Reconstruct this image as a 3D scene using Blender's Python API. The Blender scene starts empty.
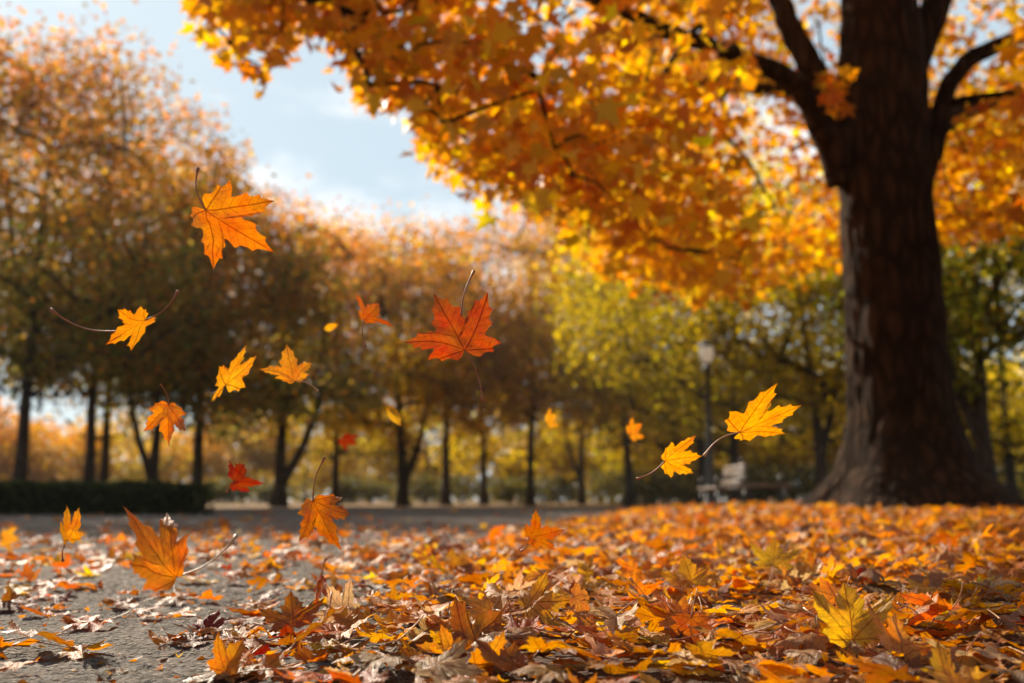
import bpy, math, random
import numpy as np
from mathutils import Vector, Matrix

# ------------------------------------------------------------------ camera, sky, sun, exposure
SC = bpy.context.scene
COL = SC.collection
F_PX, CX, CY = 1024 * 35 / 36, 512.0, 341.5
EYE = 0.27
HORIZON = 500.0
PITCH = math.atan((HORIZON - CY) / F_PX)

cam_data = bpy.data.cameras.new("camera")
cam = bpy.data.objects.new("camera", cam_data)
COL.objects.link(cam)
SC.camera = cam
cam.location = (0, 0, EYE)
cam.rotation_euler = (math.radians(90) + PITCH, 0, 0)
cam_data.lens, cam_data.sensor_width = 35, 36
cam_data.clip_start, cam_data.clip_end = 0.02, 3000
cam_data.dof.use_dof = True
cam_data.dof.focus_distance = 1.76
cam_data.dof.aperture_fstop = 2.6
cam_data.dof.aperture_blades = 0

SUN_AZ, SUN_EL = math.radians(-32), math.radians(31)      # azimuth from +Y, negative = left
SUN_DIR = Vector((math.sin(SUN_AZ) * math.cos(SUN_EL), math.cos(SUN_AZ) * math.cos(SUN_EL), math.sin(SUN_EL)))
sun_data = bpy.data.lights.new("sun", 'SUN')
sun_data.energy, sun_data.angle, sun_data.color = 5.0, math.radians(0.5), (1.0, 0.87, 0.70)
sun = bpy.data.objects.new("sun", sun_data)
COL.objects.link(sun)
sun.rotation_euler = SUN_DIR.to_track_quat('Z', 'Y').to_euler()

W = bpy.data.worlds.new("World")
SC.world = W
W.use_nodes = True
nt = W.node_tree
nt.nodes.clear()


def N(nt, typ, **kw):
    n = nt.nodes.new(typ)
    for k, v in kw.items():
        if k.startswith('_'):
            setattr(n, k[1:], v)
    return n


def mathn(nt, op, a, b=None, c=None, clamp=False):
    n = nt.nodes.new('ShaderNodeMath')
    n.operation, n.use_clamp = op, clamp
    for i, v in enumerate((a, b, c)):
        if v is None:
            continue
        if isinstance(v, (int, float)):
            n.inputs[i].default_value = v
        else:
            nt.links.new(v, n.inputs[i])
    return n.outputs[0]


def mixc(nt, fac, a, b, mode='MIX'):
    n = nt.nodes.new('ShaderNodeMix')
    n.data_type, n.blend_type = 'RGBA', mode
    for s, v in ((n.inputs[0], fac), (n.inputs[6], a), (n.inputs[7], b)):
        if isinstance(v, (int, float)):
            s.default_value = v
        elif isinstance(v, tuple):
            s.default_value = v + (1,) * (4 - len(v))
        else:
            nt.links.new(v, s)
    return n.outputs[2]


def noise(nt, vec, scale, detail=4, rough=0.55, out='Fac', dist=0.0):
    n = nt.nodes.new('ShaderNodeTexNoise')
    n.inputs['Scale'].default_value = scale
    n.inputs['Detail'].default_value = detail
    n.inputs['Roughness'].default_value = rough
    n.inputs['Distortion'].default_value = dist
    if vec is not None:
        nt.links.new(vec, n.inputs['Vector'])
    return n.outputs[out]


def ramp(nt, fac, stops):
    n = nt.nodes.new('ShaderNodeValToRGB')
    e = n.color_ramp.elements
    while len(e) > 1:
        e.remove(e[0])
    e[0].position, e[0].color = stops[0][0], tuple(stops[0][1]) + (1,)
    for p, c in stops[1:]:
        q = e.new(p)
        q.color = tuple(c) + (1,)
    nt.links.new(fac, n.inputs[0])
    return n.outputs[0]


def smooth(nt, x, lo, hi):
    n = nt.nodes.new('ShaderNodeMapRange')
    n.interpolation_type = 'SMOOTHSTEP'
    n.inputs[1].default_value, n.inputs[2].default_value = lo, hi
    nt.links.new(x, n.inputs[0])
    return n.outputs[0]


sky = N(nt, 'ShaderNodeTexSky', _sky_type='NISHITA')
sky.sun_disc = False
sky.sun_elevation, sky.sun_rotation = SUN_EL, SUN_AZ
sky.air_density, sky.dust_density, sky.ozone_density = 1.0, 0.6, 1.0
tc = N(nt, 'ShaderNodeTexCoord')
sep = N(nt, 'ShaderNodeSeparateXYZ')
nt.links.new(tc.outputs['Generated'], sep.inputs[0])
mp = N(nt, 'ShaderNodeMapping')
mp.inputs['Location'].default_value = (0.35, 0.1, 0.62)
mp.inputs['Scale'].default_value = (1.0, 1.0, 2.1)
nt.links.new(tc.outputs['Generated'], mp.inputs[0])
cn = noise(nt, mp.outputs[0], 4.2, 7, 0.55)
band = mathn(nt, 'MULTIPLY', smooth(nt, sep.outputs[2], 0.10, 0.20), mathn(nt, 'SUBTRACT', 1.0, smooth(nt, sep.outputs[2], 0.28, 0.36)))
cl = mathn(nt, 'ADD', cn, mathn(nt, 'MULTIPLY', band, 0.20))
cl = smooth(nt, cl, 0.56, 0.72)
front = smooth(nt, sep.outputs[1], -0.5, 0.85)                     # haze glows towards the sun, the sky behind stays deep
skyc = mixc(nt, mathn(nt, 'MULTIPLY', front, 0.78), sky.outputs[0], (8.0, 9.9, 11.0))          # thin high haze in the air
skyc = mixc(nt, mathn(nt, 'MULTIPLY', cl, 0.9), skyc, (12.6, 12.9, 13.2))
bg = N(nt, 'ShaderNodeBackground')
bg.inputs[1].default_value = 0.05
nt.links.new(skyc, bg.inputs[0])
wo = N(nt, 'ShaderNodeOutputWorld')
nt.links.new(bg.outputs[0], wo.inputs[0])

SC.view_settings.view_transform = 'Standard'
SC.view_settings.look = 'None'
SC.view_settings.exposure = 0.82
SC.view_settings.gamma = 1
SC.render.engine = 'CYCLES'
SC.cycles.use_denoising = True
SC.cycles.max_bounces = 8
SC.cycles.transmission_bounces = 6
SC.cycles.sample_clamp_indirect = 6
SC.cycles.caustics_reflective = SC.cycles.caustics_refractive = False

# ------------------------------------------------------------------ projection helpers (layout only)
CP, SP = math.cos(PITCH), math.sin(PITCH)


def at(px, py, Y):
    u, v = (px - CX) / F_PX, (CY - py) / F_PX
    d = Vector((u, CP - v * SP, SP + v * CP))
    return Vector((0, 0, EYE)) + d * (Y / d.y)


def proj(P):
    P = np.asarray(P, float)
    x, y, z = P[..., 0], P[..., 1], P[..., 2] - EYE
    dep = y * CP + z * SP
    dep = np.where(np.abs(dep) < 1e-4, 1e-4, dep)
    return CX + F_PX * x / dep, CY - F_PX * (-y * SP + z * CP) / dep, dep


# ------------------------------------------------------------------ mesh helpers
def new_mesh(name, V, F, col=None, uv=None, smooth_=True):
    """F: list of (k, n) int arrays. col: per-vertex rgb. uv: per-vertex uv."""
    me = bpy.data.meshes.new(name)
    V = np.asarray(V, np.float32)
    F = [np.asarray(f, np.int32) for f in F if len(f)]
    loops = np.concatenate([f.ravel() for f in F])
    tot = np.concatenate([np.full(len(f), f.shape[1], np.int32) for f in F])
    start = np.concatenate([[0], np.cumsum(tot)[:-1]]).astype(np.int32)
    me.vertices.add(len(V)); me.vertices.foreach_set('co', V.ravel())
    me.loops.add(len(loops)); me.loops.foreach_set('vertex_index', loops)
    me.polygons.add(len(tot)); me.polygons.foreach_set('loop_start', start); me.polygons.foreach_set('loop_total', tot)
    if smooth_:
        me.polygons.foreach_set('use_smooth', np.ones(len(tot), bool))
    me.update(calc_edges=True)
    if uv is not None:
        l = me.uv_layers.new(name='UVMap')
        l.data.foreach_set('uv', np.asarray(uv, np.float32)[loops].ravel())
    if col is not None:
        a = me.color_attributes.new('Col', 'FLOAT_COLOR', 'POINT')
        c = np.ones((len(V), 4), np.float32); c[:, :3] = col
        a.data.foreach_set('color', c.ravel())
    me.validate(verbose=False)
    return me


def obj(name, me, mat=None, parent=None):
    o = bpy.data.objects.new(name, me)
    COL.objects.link(o)
    if mat is not None and not me.materials:
        me.materials.append(mat)
    if parent is not None:
        o.parent = parent
    return o


def tag(o, label=None, cat=None, group=None, kind=None):
    for k, v in (('label', label), ('category', cat), ('group', group), ('kind', kind)):
        if v:
            o[k] = v
    return o


def thing(name, loc, label, cat, group=None):
    o = bpy.data.objects.new(name, None)
    COL.objects.link(o)
    o.location = loc
    o.empty_display_size = 0.05
    return tag(o, label, cat, group)


class MB:
    """collects shapes into one mesh"""
    def __init__(s):
        s.V, s.Q, s.T, s.n = [], [], [], 0

    def add(s, V, Q=None, T=None):
        V = np.asarray(V, float)
        s.V.append(V)
        if Q is not None and len(Q): s.Q.append(np.asarray(Q) + s.n)
        if T is not None and len(T): s.T.append(np.asarray(T) + s.n)
        s.n += len(V)

    def box(s, c, size, rz=0.0, bev=0.0):
        x, y, z = [a / 2 for a in size]
        b = min(bev, x * .9, y * .9, z * .9)
        if b <= 0:
            V = np.array([[i * x, j * y, k * z] for k in (-1, 1) for j in (-1, 1) for i in (-1, 1)], float)
            Q = [[0, 2, 3, 1], [4, 5, 7, 6], [0, 1, 5, 4], [2, 6, 7, 3], [0, 4, 6, 2], [1, 3, 7, 5]]
            T = []
        else:
            prof = [(x - b, -y), (x, -y + b), (x, y - b), (x - b, y), (-x + b, y), (-x, y - b), (-x, -y + b), (-x + b, -y)]
            sx, sy = (x - b) / x, (y - b) / y
            rings = [(-z, 1), (-z + b, 0), (z - b, 0), (z, 1)]
            V = []
            for zz, ins in rings:
                for px, py in prof:
                    V.append((px * (sx if ins else 1), py * (sy if ins else 1), zz))
            V = np.array(V)
            Q = [[r * 8 + i, r * 8 + (i + 1) % 8, (r + 1) * 8 + (i + 1) % 8, (r + 1) * 8 + i] for r in range(3) for i in range(8)]
            Q += [[0, 7, 6, 1], [1, 6, 5, 2], [2, 5, 4, 3], [24, 25, 30, 31], [25, 26, 29, 30], [26, 27, 28, 29]]
            T = []
        ca, sa = math.cos(rz), math.sin(rz)
        R = np.array([[ca, -sa, 0], [sa, ca, 0], [0, 0, 1]])
        s.add(V @ R.T + np.asarray(c), Q, T)

    def tube(s, pts, rad, n=8, cap=True):
        V, Q, T = tube_np(np.asarray(pts, float), np.asarray(rad, float) * np.ones(len(pts)), n, cap)
        s.add(V, Q, T)

    def lathe(s, prof, c=(0, 0, 0), n=20):
        a = np.linspace(0, 2 * math.pi, n, endpoint=False)
        V = [(r * math.cos(t), r * math.sin(t), z) for r, z in prof for t in a]
        Q = [[i * n + j, i * n + (j + 1) % n, (i + 1) * n + (j + 1) % n, (i + 1) * n + j] for i in range(len(prof) - 1) for j in range(n)]
        s.add(np.array(V) + np.asarray(c), Q)

    def mesh(s, name, col=None, uv=None, smooth_=True):
        F = []
        if s.Q: F.append(np.concatenate(s.Q))
        if s.T: F.append(np.concatenate(s.T))
        return new_mesh(name, np.concatenate(s.V), F, col, uv, smooth_)


def tube_np(P, R, n=8, cap=True):
    k = len(P)
    Tn = np.gradient(P, axis=0)
    Tn /= np.linalg.norm(Tn, axis=1)[:, None] + 1e-9
    up = np.array([0, 0, 1.0]) if abs(Tn[0, 2]) < 0.9 else np.array([1.0, 0, 0])
    A = np.cross(up, Tn[0]); A /= np.linalg.norm(A)
    a = np.linspace(0, 2 * math.pi, n, endpoint=False)
    V = []
    for i in range(k):
        A = A - Tn[i] * A.dot(Tn[i]); A /= np.linalg.norm(A) + 1e-9
        B = np.cross(Tn[i], A)
        V.append(P[i] + R[i] * (np.cos(a)[:, None] * A + np.sin(a)[:, None] * B))
    V = np.concatenate(V)
    i, j = np.meshgrid(np.arange(k - 1), np.arange(n), indexing='ij')
    Q = np.stack([i * n + j, i * n + (j + 1) % n, (i + 1) * n + (j + 1) % n, (i + 1) * n + j], -1).reshape(-1, 4)
    T = []
    if cap:
        V = np.concatenate([V, P[:1], P[-1:]])
        j = np.arange(n)
        T = np.concatenate([np.stack([np.full(n, k * n), (j + 1) % n, j], -1),
                            np.stack([np.full(n, k * n + 1), (k - 1) * n + j, (k - 1) * n + (j + 1) % n], -1)])
    return V, Q, T


def vnoise(x, y, seed, perx=None):
    """smooth value noise on numpy arrays"""
    r = np.random.default_rng(seed)
    G = r.random((64, 64))
    xi, yi = np.floor(x).astype(int), np.floor(y).astype(int)
    fx, fy = x - xi, y - yi
    fx, fy = fx * fx * (3 - 2 * fx), fy * fy * (3 - 2 * fy)
    m = perx or 64
    x0, x1, y0, y1 = xi % m, (xi + 1) % m, yi % 64, (yi + 1) % 64
    return (G[x0, y0] * (1 - fx) + G[x1, y0] * fx) * (1 - fy) + (G[x0, y1] * (1 - fx) + G[x1, y1] * fx) * fy


# ------------------------------------------------------------------ materials
def new_mat(name):
    m = bpy.data.materials.new(name)
    m.use_nodes = True
    t = m.node_tree
    t.nodes.clear()
    out = t.nodes.new('ShaderNodeOutputMaterial')
    return m, t, out


def principled(t, col, rough=0.6, spec=0.5, normal=None, metal=0.0):
    p = t.nodes.new('ShaderNodeBsdfPrincipled')
    for s, v in ((p.inputs['Base Color'], col), (p.inputs['Roughness'], rough)):
        if isinstance(v, tuple): s.default_value = v + (1,) * (4 - len(v))
        elif isinstance(v, (int, float)): s.default_value = v
        else: t.links.new(v, s)
    p.inputs['Specular IOR Level'].default_value = spec
    p.inputs['Metallic'].default_value = metal
    if normal is not None: t.links.new(normal, p.inputs['Normal'])
    return p


def bump(t, h, strength, dist):
    b = t.nodes.new('ShaderNodeBump')
    b.inputs['Strength'].default_value = strength
    b.inputs['Distance'].default_value = dist
    t.links.new(h, b.inputs['Height'])
    return b.outputs[0]


def simple_mat(name, col, rough=0.6, spec=0.5, metal=0.0, var=0.25, scale=6.0):
    m, t, out = new_mat(name)
    g = t.nodes.new('ShaderNodeNewGeometry')
    f = noise(t, g.outputs['Position'], scale, 5)
    c = mixc(t, f, tuple(x * (1 - var) for x in col), tuple(min(1, x * (1 + var)) for x in col))
    p = principled(t, c, rough, spec, bump(t, f, 0.2, 0.01), metal)
    t.links.new(p.outputs[0], out.inputs[0])
    return m


LOBES = [(0.0, 1.0), (49.0, 0.9), (-49.0, 0.9), (97.0, 0.5), (-97.0, 0.5)]


def leaf_mat(name, source, veins=True, trans=0.5, spec=0.45, rough=0.42, through=1.0):
    """source: 'attr' (vertex colour, one colour per leaf) or 'object' (object colour)."""
    m, t, out = new_mat(name)
    if source == 'attr':
        a = t.nodes.new('ShaderNodeAttribute'); a.attribute_name = 'Col'
        base = a.outputs['Color']
    else:
        a = t.nodes.new('ShaderNodeObjectInfo')
        base = a.outputs['Color']
    nrm = None
    if veins:
        uv = t.nodes.new('ShaderNodeUVMap'); uv.uv_map = 'UVMap'
        s = t.nodes.new('ShaderNodeSeparateXYZ'); t.links.new(uv.outputs[0], s.inputs[0])
        X, Y = s.outputs[0], s.outputs[1]
        dmin = side = None
        for ang, ln in LOBES:
            ca, sa = math.cos(math.radians(ang)), math.sin(math.radians(ang))
            u = mathn(t, 'ADD', mathn(t, 'MULTIPLY', X, sa), mathn(t, 'MULTIPLY', Y, ca))
            v = mathn(t, 'ABSOLUTE', mathn(t, 'SUBTRACT', mathn(t, 'MULTIPLY', X, ca), mathn(t, 'MULTIPLY', Y, sa)))
            d = mathn(t, 'ADD', v, mathn(t, 'MULTIPLY', mathn(t, 'LESS_THAN', u, 0.0), 9.0))
            # side veins leaving each main vein at about 45 degrees
            w = mathn(t, 'PINGPONG', mathn(t, 'ADD', mathn(t, 'SUBTRACT', u, mathn(t, 'MULTIPLY', v, 0.95)), 5.0), 0.065)
            if dmin is None:
                dmin, side = d, w
            else:
                lt = mathn(t, 'LESS_THAN', d, dmin)
                mx = t.nodes.new('ShaderNodeMix'); mx.data_type = 'FLOAT'
                t.links.new(lt, mx.inputs[0]); t.links.new(side, mx.inputs[2]); t.links.new(w, mx.inputs[3])
                side = mx.outputs[0]
                dmin = mathn(t, 'MINIMUM', dmin, d)
        main = mathn(t, 'SUBTRACT', 1.0, smooth(t, dmin, 0.004, 0.017))
        sec = mathn(t, 'MULTIPLY', mathn(t, 'SUBTRACT', 1.0, smooth(t, side, 0.002, 0.012)), 0.55)
        vo = t.nodes.new('ShaderNodeTexVoronoi'); vo.feature = 'DISTANCE_TO_EDGE'; vo.inputs['Scale'].default_value = 26
        t.links.new(uv.outputs[0], vo.inputs['Vector'])
        net = mathn(t, 'MULTIPLY', mathn(t, 'SUBTRACT', 1.0, smooth(t, vo.outputs['Distance'], 0.0, 0.12)), 0.22)
        vein = mathn(t, 'MAXIMUM', mathn(t, 'MAXIMUM', main, sec), net)
        # blotches that differ from leaf to leaf
        add = t.nodes.new('ShaderNodeVectorMath'); add.operation = 'ADD'
        t.links.new(uv.outputs[0], add.inputs[0])
        if source == 'attr':
            sc = t.nodes.new('ShaderNodeVectorMath'); sc.operation = 'SCALE'; sc.inputs['Scale'].default_value = 37.0
            t.links.new(base, sc.inputs[0]); t.links.new(sc.outputs[0], add.inputs[1])
        else:
            cb = t.nodes.new('ShaderNodeCombineXYZ')
            r = mathn(t, 'MULTIPLY', a.outputs['Random'], 40.0)
            t.links.new(r, cb.inputs[0]); t.links.new(r, cb.inputs[1]); t.links.new(cb.outputs[0], add.inputs[1])
        b1 = noise(t, add.outputs[0], 2.2, 5, 0.6)
        b2 = noise(t, add.outputs[0], 11.0, 4, 0.6)
        hs = t.nodes.new('ShaderNodeHueSaturation')
        t.links.new(base, hs.inputs['Color'])
        t.links.new(mathn(t, 'ADD', 0.451, mathn(t, 'MULTIPLY', b1, 0.092)), hs.inputs['Hue'])
        t.links.new(mathn(t, 'ADD', 0.55, mathn(t, 'MULTIPLY', b2, 0.9)), hs.inputs['Value'])
        base = hs.outputs[0]
        spot = smooth(t, b2, 0.63, 0.74)
        rad_ = mathn(t, 'SQRT', mathn(t, 'ADD', mathn(t, 'MULTIPLY', X, X), mathn(t, 'MULTIPLY', Y, Y)))
        dry = smooth(t, mathn(t, 'ADD', rad_, mathn(t, 'MULTIPLY', mathn(t, 'SUBTRACT', b1, .5), 1.3)), .80, 1.08)
        base = mixc(t, mathn(t, 'MULTIPLY', dry, 0.5), base, (0.26, 0.075, 0.02))
        base = mixc(t, mathn(t, 'MULTIPLY', spot, 0.6), base, (0.11, 0.035, 0.012))
        base = mixc(t, mathn(t, 'MULTIPLY', vein, 0.85), base, mixc(t, 1.0, base, (0.42, 0.24, 0.25), 'MULTIPLY'))
        nrm = bump(t, mathn(t, 'ADD', mathn(t, 'MULTIPLY', vein, -1.0), mathn(t, 'MULTIPLY', b2, 0.8)), 0.55, 0.0022)
    g = t.nodes.new('ShaderNodeNewGeometry')
    # the underside of a maple leaf is paler and duller
    under = mixc(t, 0.33, base, (0.58, 0.38, 0.19))
    top = mixc(t, g.outputs['Backfacing'], base, under) if veins else base
    p = principled(t, top, rough, spec, nrm)
    tr = t.nodes.new('ShaderNodeBsdfTranslucent')
    sat = t.nodes.new('ShaderNodeHueSaturation'); sat.inputs['Saturation'].default_value = 1.12; sat.inputs['Value'].default_value = through
    t.links.new(base, sat.inputs['Color']); t.links.new(sat.outputs[0], tr.inputs[0])
    if nrm is not None: t.links.new(nrm, tr.inputs['Normal'])
    mx = t.nodes.new('ShaderNodeMixShader'); mx.inputs[0].default_value = trans
    t.links.new(p.outputs[0], mx.inputs[1]); t.links.new(tr.outputs[0], mx.inputs[2])
    t.links.new(mx.outputs[0], out.inputs[0])
    return m


M_LEAF_OBJ = leaf_mat("leaf_single", 'object', trans=0.52, through=1.1, spec=.38, rough=.45)
M_LEAF_LIT = leaf_mat("leaf_litter", 'attr', True, trans=0.54, through=1.2, spec=.42, rough=.42)
M_CROWN = leaf_mat("crown_leaf", 'attr', False, trans=0.64, through=1.12, spec=0.35, rough=0.5)
M_STALK = simple_mat("leaf_stalk", (0.34, 0.10, 0.03), 0.45, 0.4, 0, 0.4, 60)
M_STALKP = simple_mat("leaf_stalk_pale", (0.55, 0.30, 0.14), 0.45, 0.4, 0, 0.3, 60)


def bark_mat(name, dark, light, sx=26.0, dist=0.04):
    m, t, out = new_mat(name)
    g = t.nodes.new('ShaderNodeNewGeometry')
    mp = t.nodes.new('ShaderNodeMapping'); mp.inputs['Scale'].default_value = (1, 1, 0.30)
    t.links.new(g.outputs['Position'], mp.inputs[0])
    n1 = noise(t, mp.outputs[0], sx, 6, 0.65)
    n2 = noise(t, g.outputs['Position'], 3.0, 4)
    vo = t.nodes.new('ShaderNodeTexVoronoi'); vo.feature = 'DISTANCE_TO_EDGE'; vo.inputs['Scale'].default_value = sx * 0.5
    t.links.new(mp.outputs[0], vo.inputs['Vector'])
    e = smooth(t, vo.outputs['Distance'], 0.0, 0.35)
    c = mixc(t, mathn(t, 'MULTIPLY', n1, e), dark, light)
    c = mixc(t, mathn(t, 'MULTIPLY', smooth(t, n2, 0.5, 0.75), 0.35), c, (light[0] * .85, light[1] * .95, light[2] * .8))
    h = mathn(t, 'ADD', n1, mathn(t, 'MULTIPLY', e, 0.8))
    p = principled(t, c, 0.95, 0.08, bump(t, h, 0.8, dist))
    t.links.new(p.outputs[0], out.inputs[0])
    return m


M_BARK = bark_mat("maple_bark", (0.018, 0.010, 0.005), (0.088, 0.047, 0.024), 14.0, 0.05)
M_BARK2 = bark_mat("park_bark", (0.04, 0.032, 0.026), (0.12, 0.095, 0.075), 20.0, 0.03)


def ground_mat():
    m, t, out = new_mat("park_ground")
    g = t.nodes.new('ShaderNodeNewGeometry')
    P = g.outputs['Position']
    n1, n2, n3 = noise(t, P, 0.35, 5), noise(t, P, 5.0, 5), noise(t, P, 45.0, 4)
    soil = ramp(t, n3, [(0.3, (0.035, 0.02, 0.012)), (0.7, (0.10, 0.055, 0.03))])
    grass = ramp(t, n3, [(0.3, (0.035, 0.05, 0.012)), (0.7, (0.10, 0.12, 0.03))])
    vo = t.nodes.new('ShaderNodeTexVoronoi'); vo.inputs['Scale'].default_value = 9.0
    t.links.new(P, vo.inputs['Vector'])
    leafc = ramp(t, vo.outputs['Color'], [(0.2, (0.20, 0.07, 0.02)), (0.5, (0.42, 0.17, 0.03)), (0.8, (0.50, 0.28, 0.06))])
    sp0 = t.nodes.new('ShaderNodeSeparateXYZ'); t.links.new(P, sp0.inputs[0])
    c = mixc(t, mathn(t, 'MULTIPLY', smooth(t, n1, 0.40, 0.60), smooth(t, sp0.outputs[1], 6.0, 13.0)), soil, grass)
    # far from the camera the ground is strewn with leaves too small to model one by one
    sp = t.nodes.new('ShaderNodeSeparateXYZ'); t.links.new(P, sp.inputs[0])
    far = smooth(t, sp.outputs[1], 9.0, 22.0)
    lf = mathn(t, 'MULTIPLY', smooth(t, n2, 0.42, 0.55), far)
    c = mixc(t, mathn(t, 'MULTIPLY', lf, 0.8), c, leafc)
    p = principled(t, c, 0.9, 0.2, bump(t, mathn(t, 'ADD', n2, n3), 0.7, 0.03))
    t.links.new(p.outputs[0], out.inputs[0])
    return m


def path_mat():
    m, t, out = new_mat("worn_asphalt")
    g = t.nodes.new('ShaderNodeNewGeometry')
    P = g.outputs['Position']
    n0, n1, n2 = noise(t, P, 1.3, 5), noise(t, P, 34.0, 8, 0.75), noise(t, P, 130.0, 5, 0.75)
    wv = t.nodes.new('ShaderNodeVectorMath'); wv.operation = 'MULTIPLY_ADD'
    t.links.new(noise(t, P, 7.0, 5, 0.6, 'Color'), wv.inputs[0]); wv.inputs[1].default_value = (0.22, 0.22, 0.0)
    t.links.new(P, wv.inputs[2])
    vo = t.nodes.new('ShaderNodeTexVoronoi'); vo.feature = 'DISTANCE_TO_EDGE'; vo.inputs['Scale'].default_value = 5.5
    t.links.new(wv.outputs[0], vo.inputs['Vector'])
    crack = mathn(t, 'SUBTRACT', 1.0, smooth(t, vo.outputs['Distance'], 0.004, 0.03))
    crack = mathn(t, 'MULTIPLY', crack, smooth(t, noise(t, P, 2.6, 3), 0.42, 0.60))
    vp = t.nodes.new('ShaderNodeTexVoronoi'); vp.inputs['Scale'].default_value = 95.0
    t.links.new(P, vp.inputs['Vector'])
    peb = mathn(t, 'SUBTRACT', 1.0, smooth(t, vp.outputs['Distance'], 0.1, 0.62))
    c = ramp(t, n1, [(0.36, (0.03, 0.024, 0.018)), (0.5, (0.18, 0.147, 0.116)), (0.64, (0.33, 0.28, 0.226))])
    c = mixc(t, mathn(t, 'MULTIPLY', smooth(t, n0, 0.45, 0.7), 0.45), c, (0.20, 0.165, 0.125))
    c = mixc(t, mathn(t, 'MULTIPLY', smooth(t, vp.outputs['Color'], 0.55, 0.9), 0.5), c, (0.33, 0.31, 0.29))
    c = mixc(t, mathn(t, 'MULTIPLY', smooth(t, n2, 0.56, 0.70), 0.75), c, (0.035, 0.03, 0.026))
    c = mixc(t, mathn(t, 'MULTIPLY', crack, 0.9), c, (0.025, 0.02, 0.016))
    h = mathn(t, 'ADD', mathn(t, 'MULTIPLY', peb, 0.9), mathn(t, 'ADD', mathn(t, 'MULTIPLY', n1, .7), mathn(t, 'MULTIPLY', n2, 0.9)))
    h = mathn(t, 'SUBTRACT', h, mathn(t, 'MULTIPLY', crack, 1.6))
    p = principled(t, c, 0.85, 0.12, bump(t, h, 1.0, 0.010))
    t.links.new(p.outputs[0], out.inputs[0])
    return m


# ------------------------------------------------------------------ ground and path
def carpet_edge(y):
    return np.interp(y, [0.0, 1.5, 2.6, 4.3, 6.0, 8.0, 14.0, 20.0, 28.0], [-0.36, -0.36, -0.44, -0.22, -0.1, 0.15, 1.3, 2.4, 4.0])


TREE_X, TREE_Y = at(906, 500, 12.0).x, 12.0


def mound(x, y):
    """height of the soil: level at the path, rising gently under the leaf carpet and round the old maple"""
    s = np.clip((x - carpet_edge(y) - 0.3) / 2.2, 0, 1)
    h = 0.05 * s * s * (3 - 2 * s) * (0.6 + 0.8 * vnoise(x * 0.9 + 20, y * 0.9 + 20, 5))
    r = np.hypot(x - TREE_X, y - TREE_Y)
    return h + 0.10 * np.exp(-(r / 2.2) ** 2)


def grid_mesh(xs, ys, zf, name):
    X, Y = np.meshgrid(xs, ys, indexing='ij')
    V = np.stack([X, Y, zf(X, Y)], -1).reshape(-1, 3)
    n, m = len(xs), len(ys)
    i, j = np.meshgrid(np.arange(n - 1), np.arange(m - 1), indexing='ij')
    Q = np.stack([i * m + j, (i + 1) * m + j, (i + 1) * m + j + 1, i * m + j + 1], -1).reshape(-1, 4)
    return new_mesh(name, V, [Q])


xs = np.unique(np.concatenate([[-900, -300, -120, -60, -30], np.arange(-16, 20, 0.25), [22, 30, 60, 120, 300, 900]]))
ys = np.unique(np.concatenate([[-300, -60, -20, -8], np.arange(-3, 30, 0.25), [32, 40, 60, 90, 140, 300, 1500]]))
ground = obj("ground", grid_mesh(xs, ys, mound, "ground"), ground_mat())
tag(ground, kind='structure')


def path_mesh():
    ysp = np.concatenate([np.arange(-3, 1.2, 0.2), np.arange(1.2, 3.2, 0.010), np.arange(3.2, 5.0, 0.03), np.arange(5, 12, 0.25), np.arange(12, 34.1, 0.5)])
    u = np.concatenate([np.linspace(0, .66, 24, endpoint=False), np.linspace(.66, .80, 20, endpoint=False), np.linspace(.80, 1.0, 230)])
    xr = carpet_edge(np.maximum(ysp, 0)) + 0.32 + 0.10 * np.sin(ysp * 1.7) + 0.05 * np.sin(ysp * 5.1) + np.maximum(ysp - 26, 0) * 0.8
    xl = np.interp(ysp, [-3, 17.2, 18.5, 34], [-7.5, -9.0, -9.2, -12])
    Y, U = np.meshgrid(ysp, u, indexing='ij')
    X = xl[:, None] + (xr - xl)[:, None] * U
    # sunken joints, pits and grit
    h = .007 * vnoise(X * 9 + 300, Y * 9 + 60, 31) + .007 * vnoise(X * 27 + 500, Y * 27 + 90, 32) + .008 * np.maximum(vnoise(X * 62 + 900, Y * 62, 33) - .35, 0)
    cx_ = X + .05 * vnoise(X * 6 + 99, Y * 6 + 20, 35); cy_ = Y + .05 * vnoise(X * 6 + 10, Y * 6 + 77, 36)
    v = np.abs(vnoise(cx_ * 4.2 + 200, cy_ * 4.2 + 40, 34) - .5)
    h = h - .007 * np.exp(-(v / .012) ** 2)
    Z = 0.004 + mound(X, Y) + h * np.where((Y > 1.1) & (Y < 5.5), 1, .3)
    V = np.stack([X, Y, Z], -1).reshape(-1, 3)
    m, nx = len(ysp), len(u)
    i, j = np.meshgrid(np.arange(m - 1), np.arange(nx - 1), indexing='ij')
    Q = np.stack([i * nx + j, i * nx + j + 1, (i + 1) * nx + j + 1, (i + 1) * nx + j], -1).reshape(-1, 4)
    return new_mesh("path", V, [Q])


path = obj("path", path_mesh(), path_mat())
tag(path, kind='structure')

# ------------------------------------------------------------------ trees
RNG = np.random.default_rng(11)


def rot_from(normal, spin):
    """batch of 3x3 frames whose z axis is `normal` (k,3), spun about it"""
    nrm = normal / (np.linalg.norm(normal, axis=1)[:, None] + 1e-9)
    ref = np.where(np.abs(nrm[:, 2:3]) < 0.95, np.array([[0, 0, 1.0]]), np.array([[1.0, 0, 0]]))
    a = np.cross(ref, nrm); a /= np.linalg.norm(a, axis=1)[:, None]
    b = np.cross(nrm, a)
    c, s = np.cos(spin)[:, None], np.sin(spin)[:, None]
    return np.stack([a * c + b * s, -a * s + b * c, nrm], axis=2)     # columns = local axes


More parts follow.
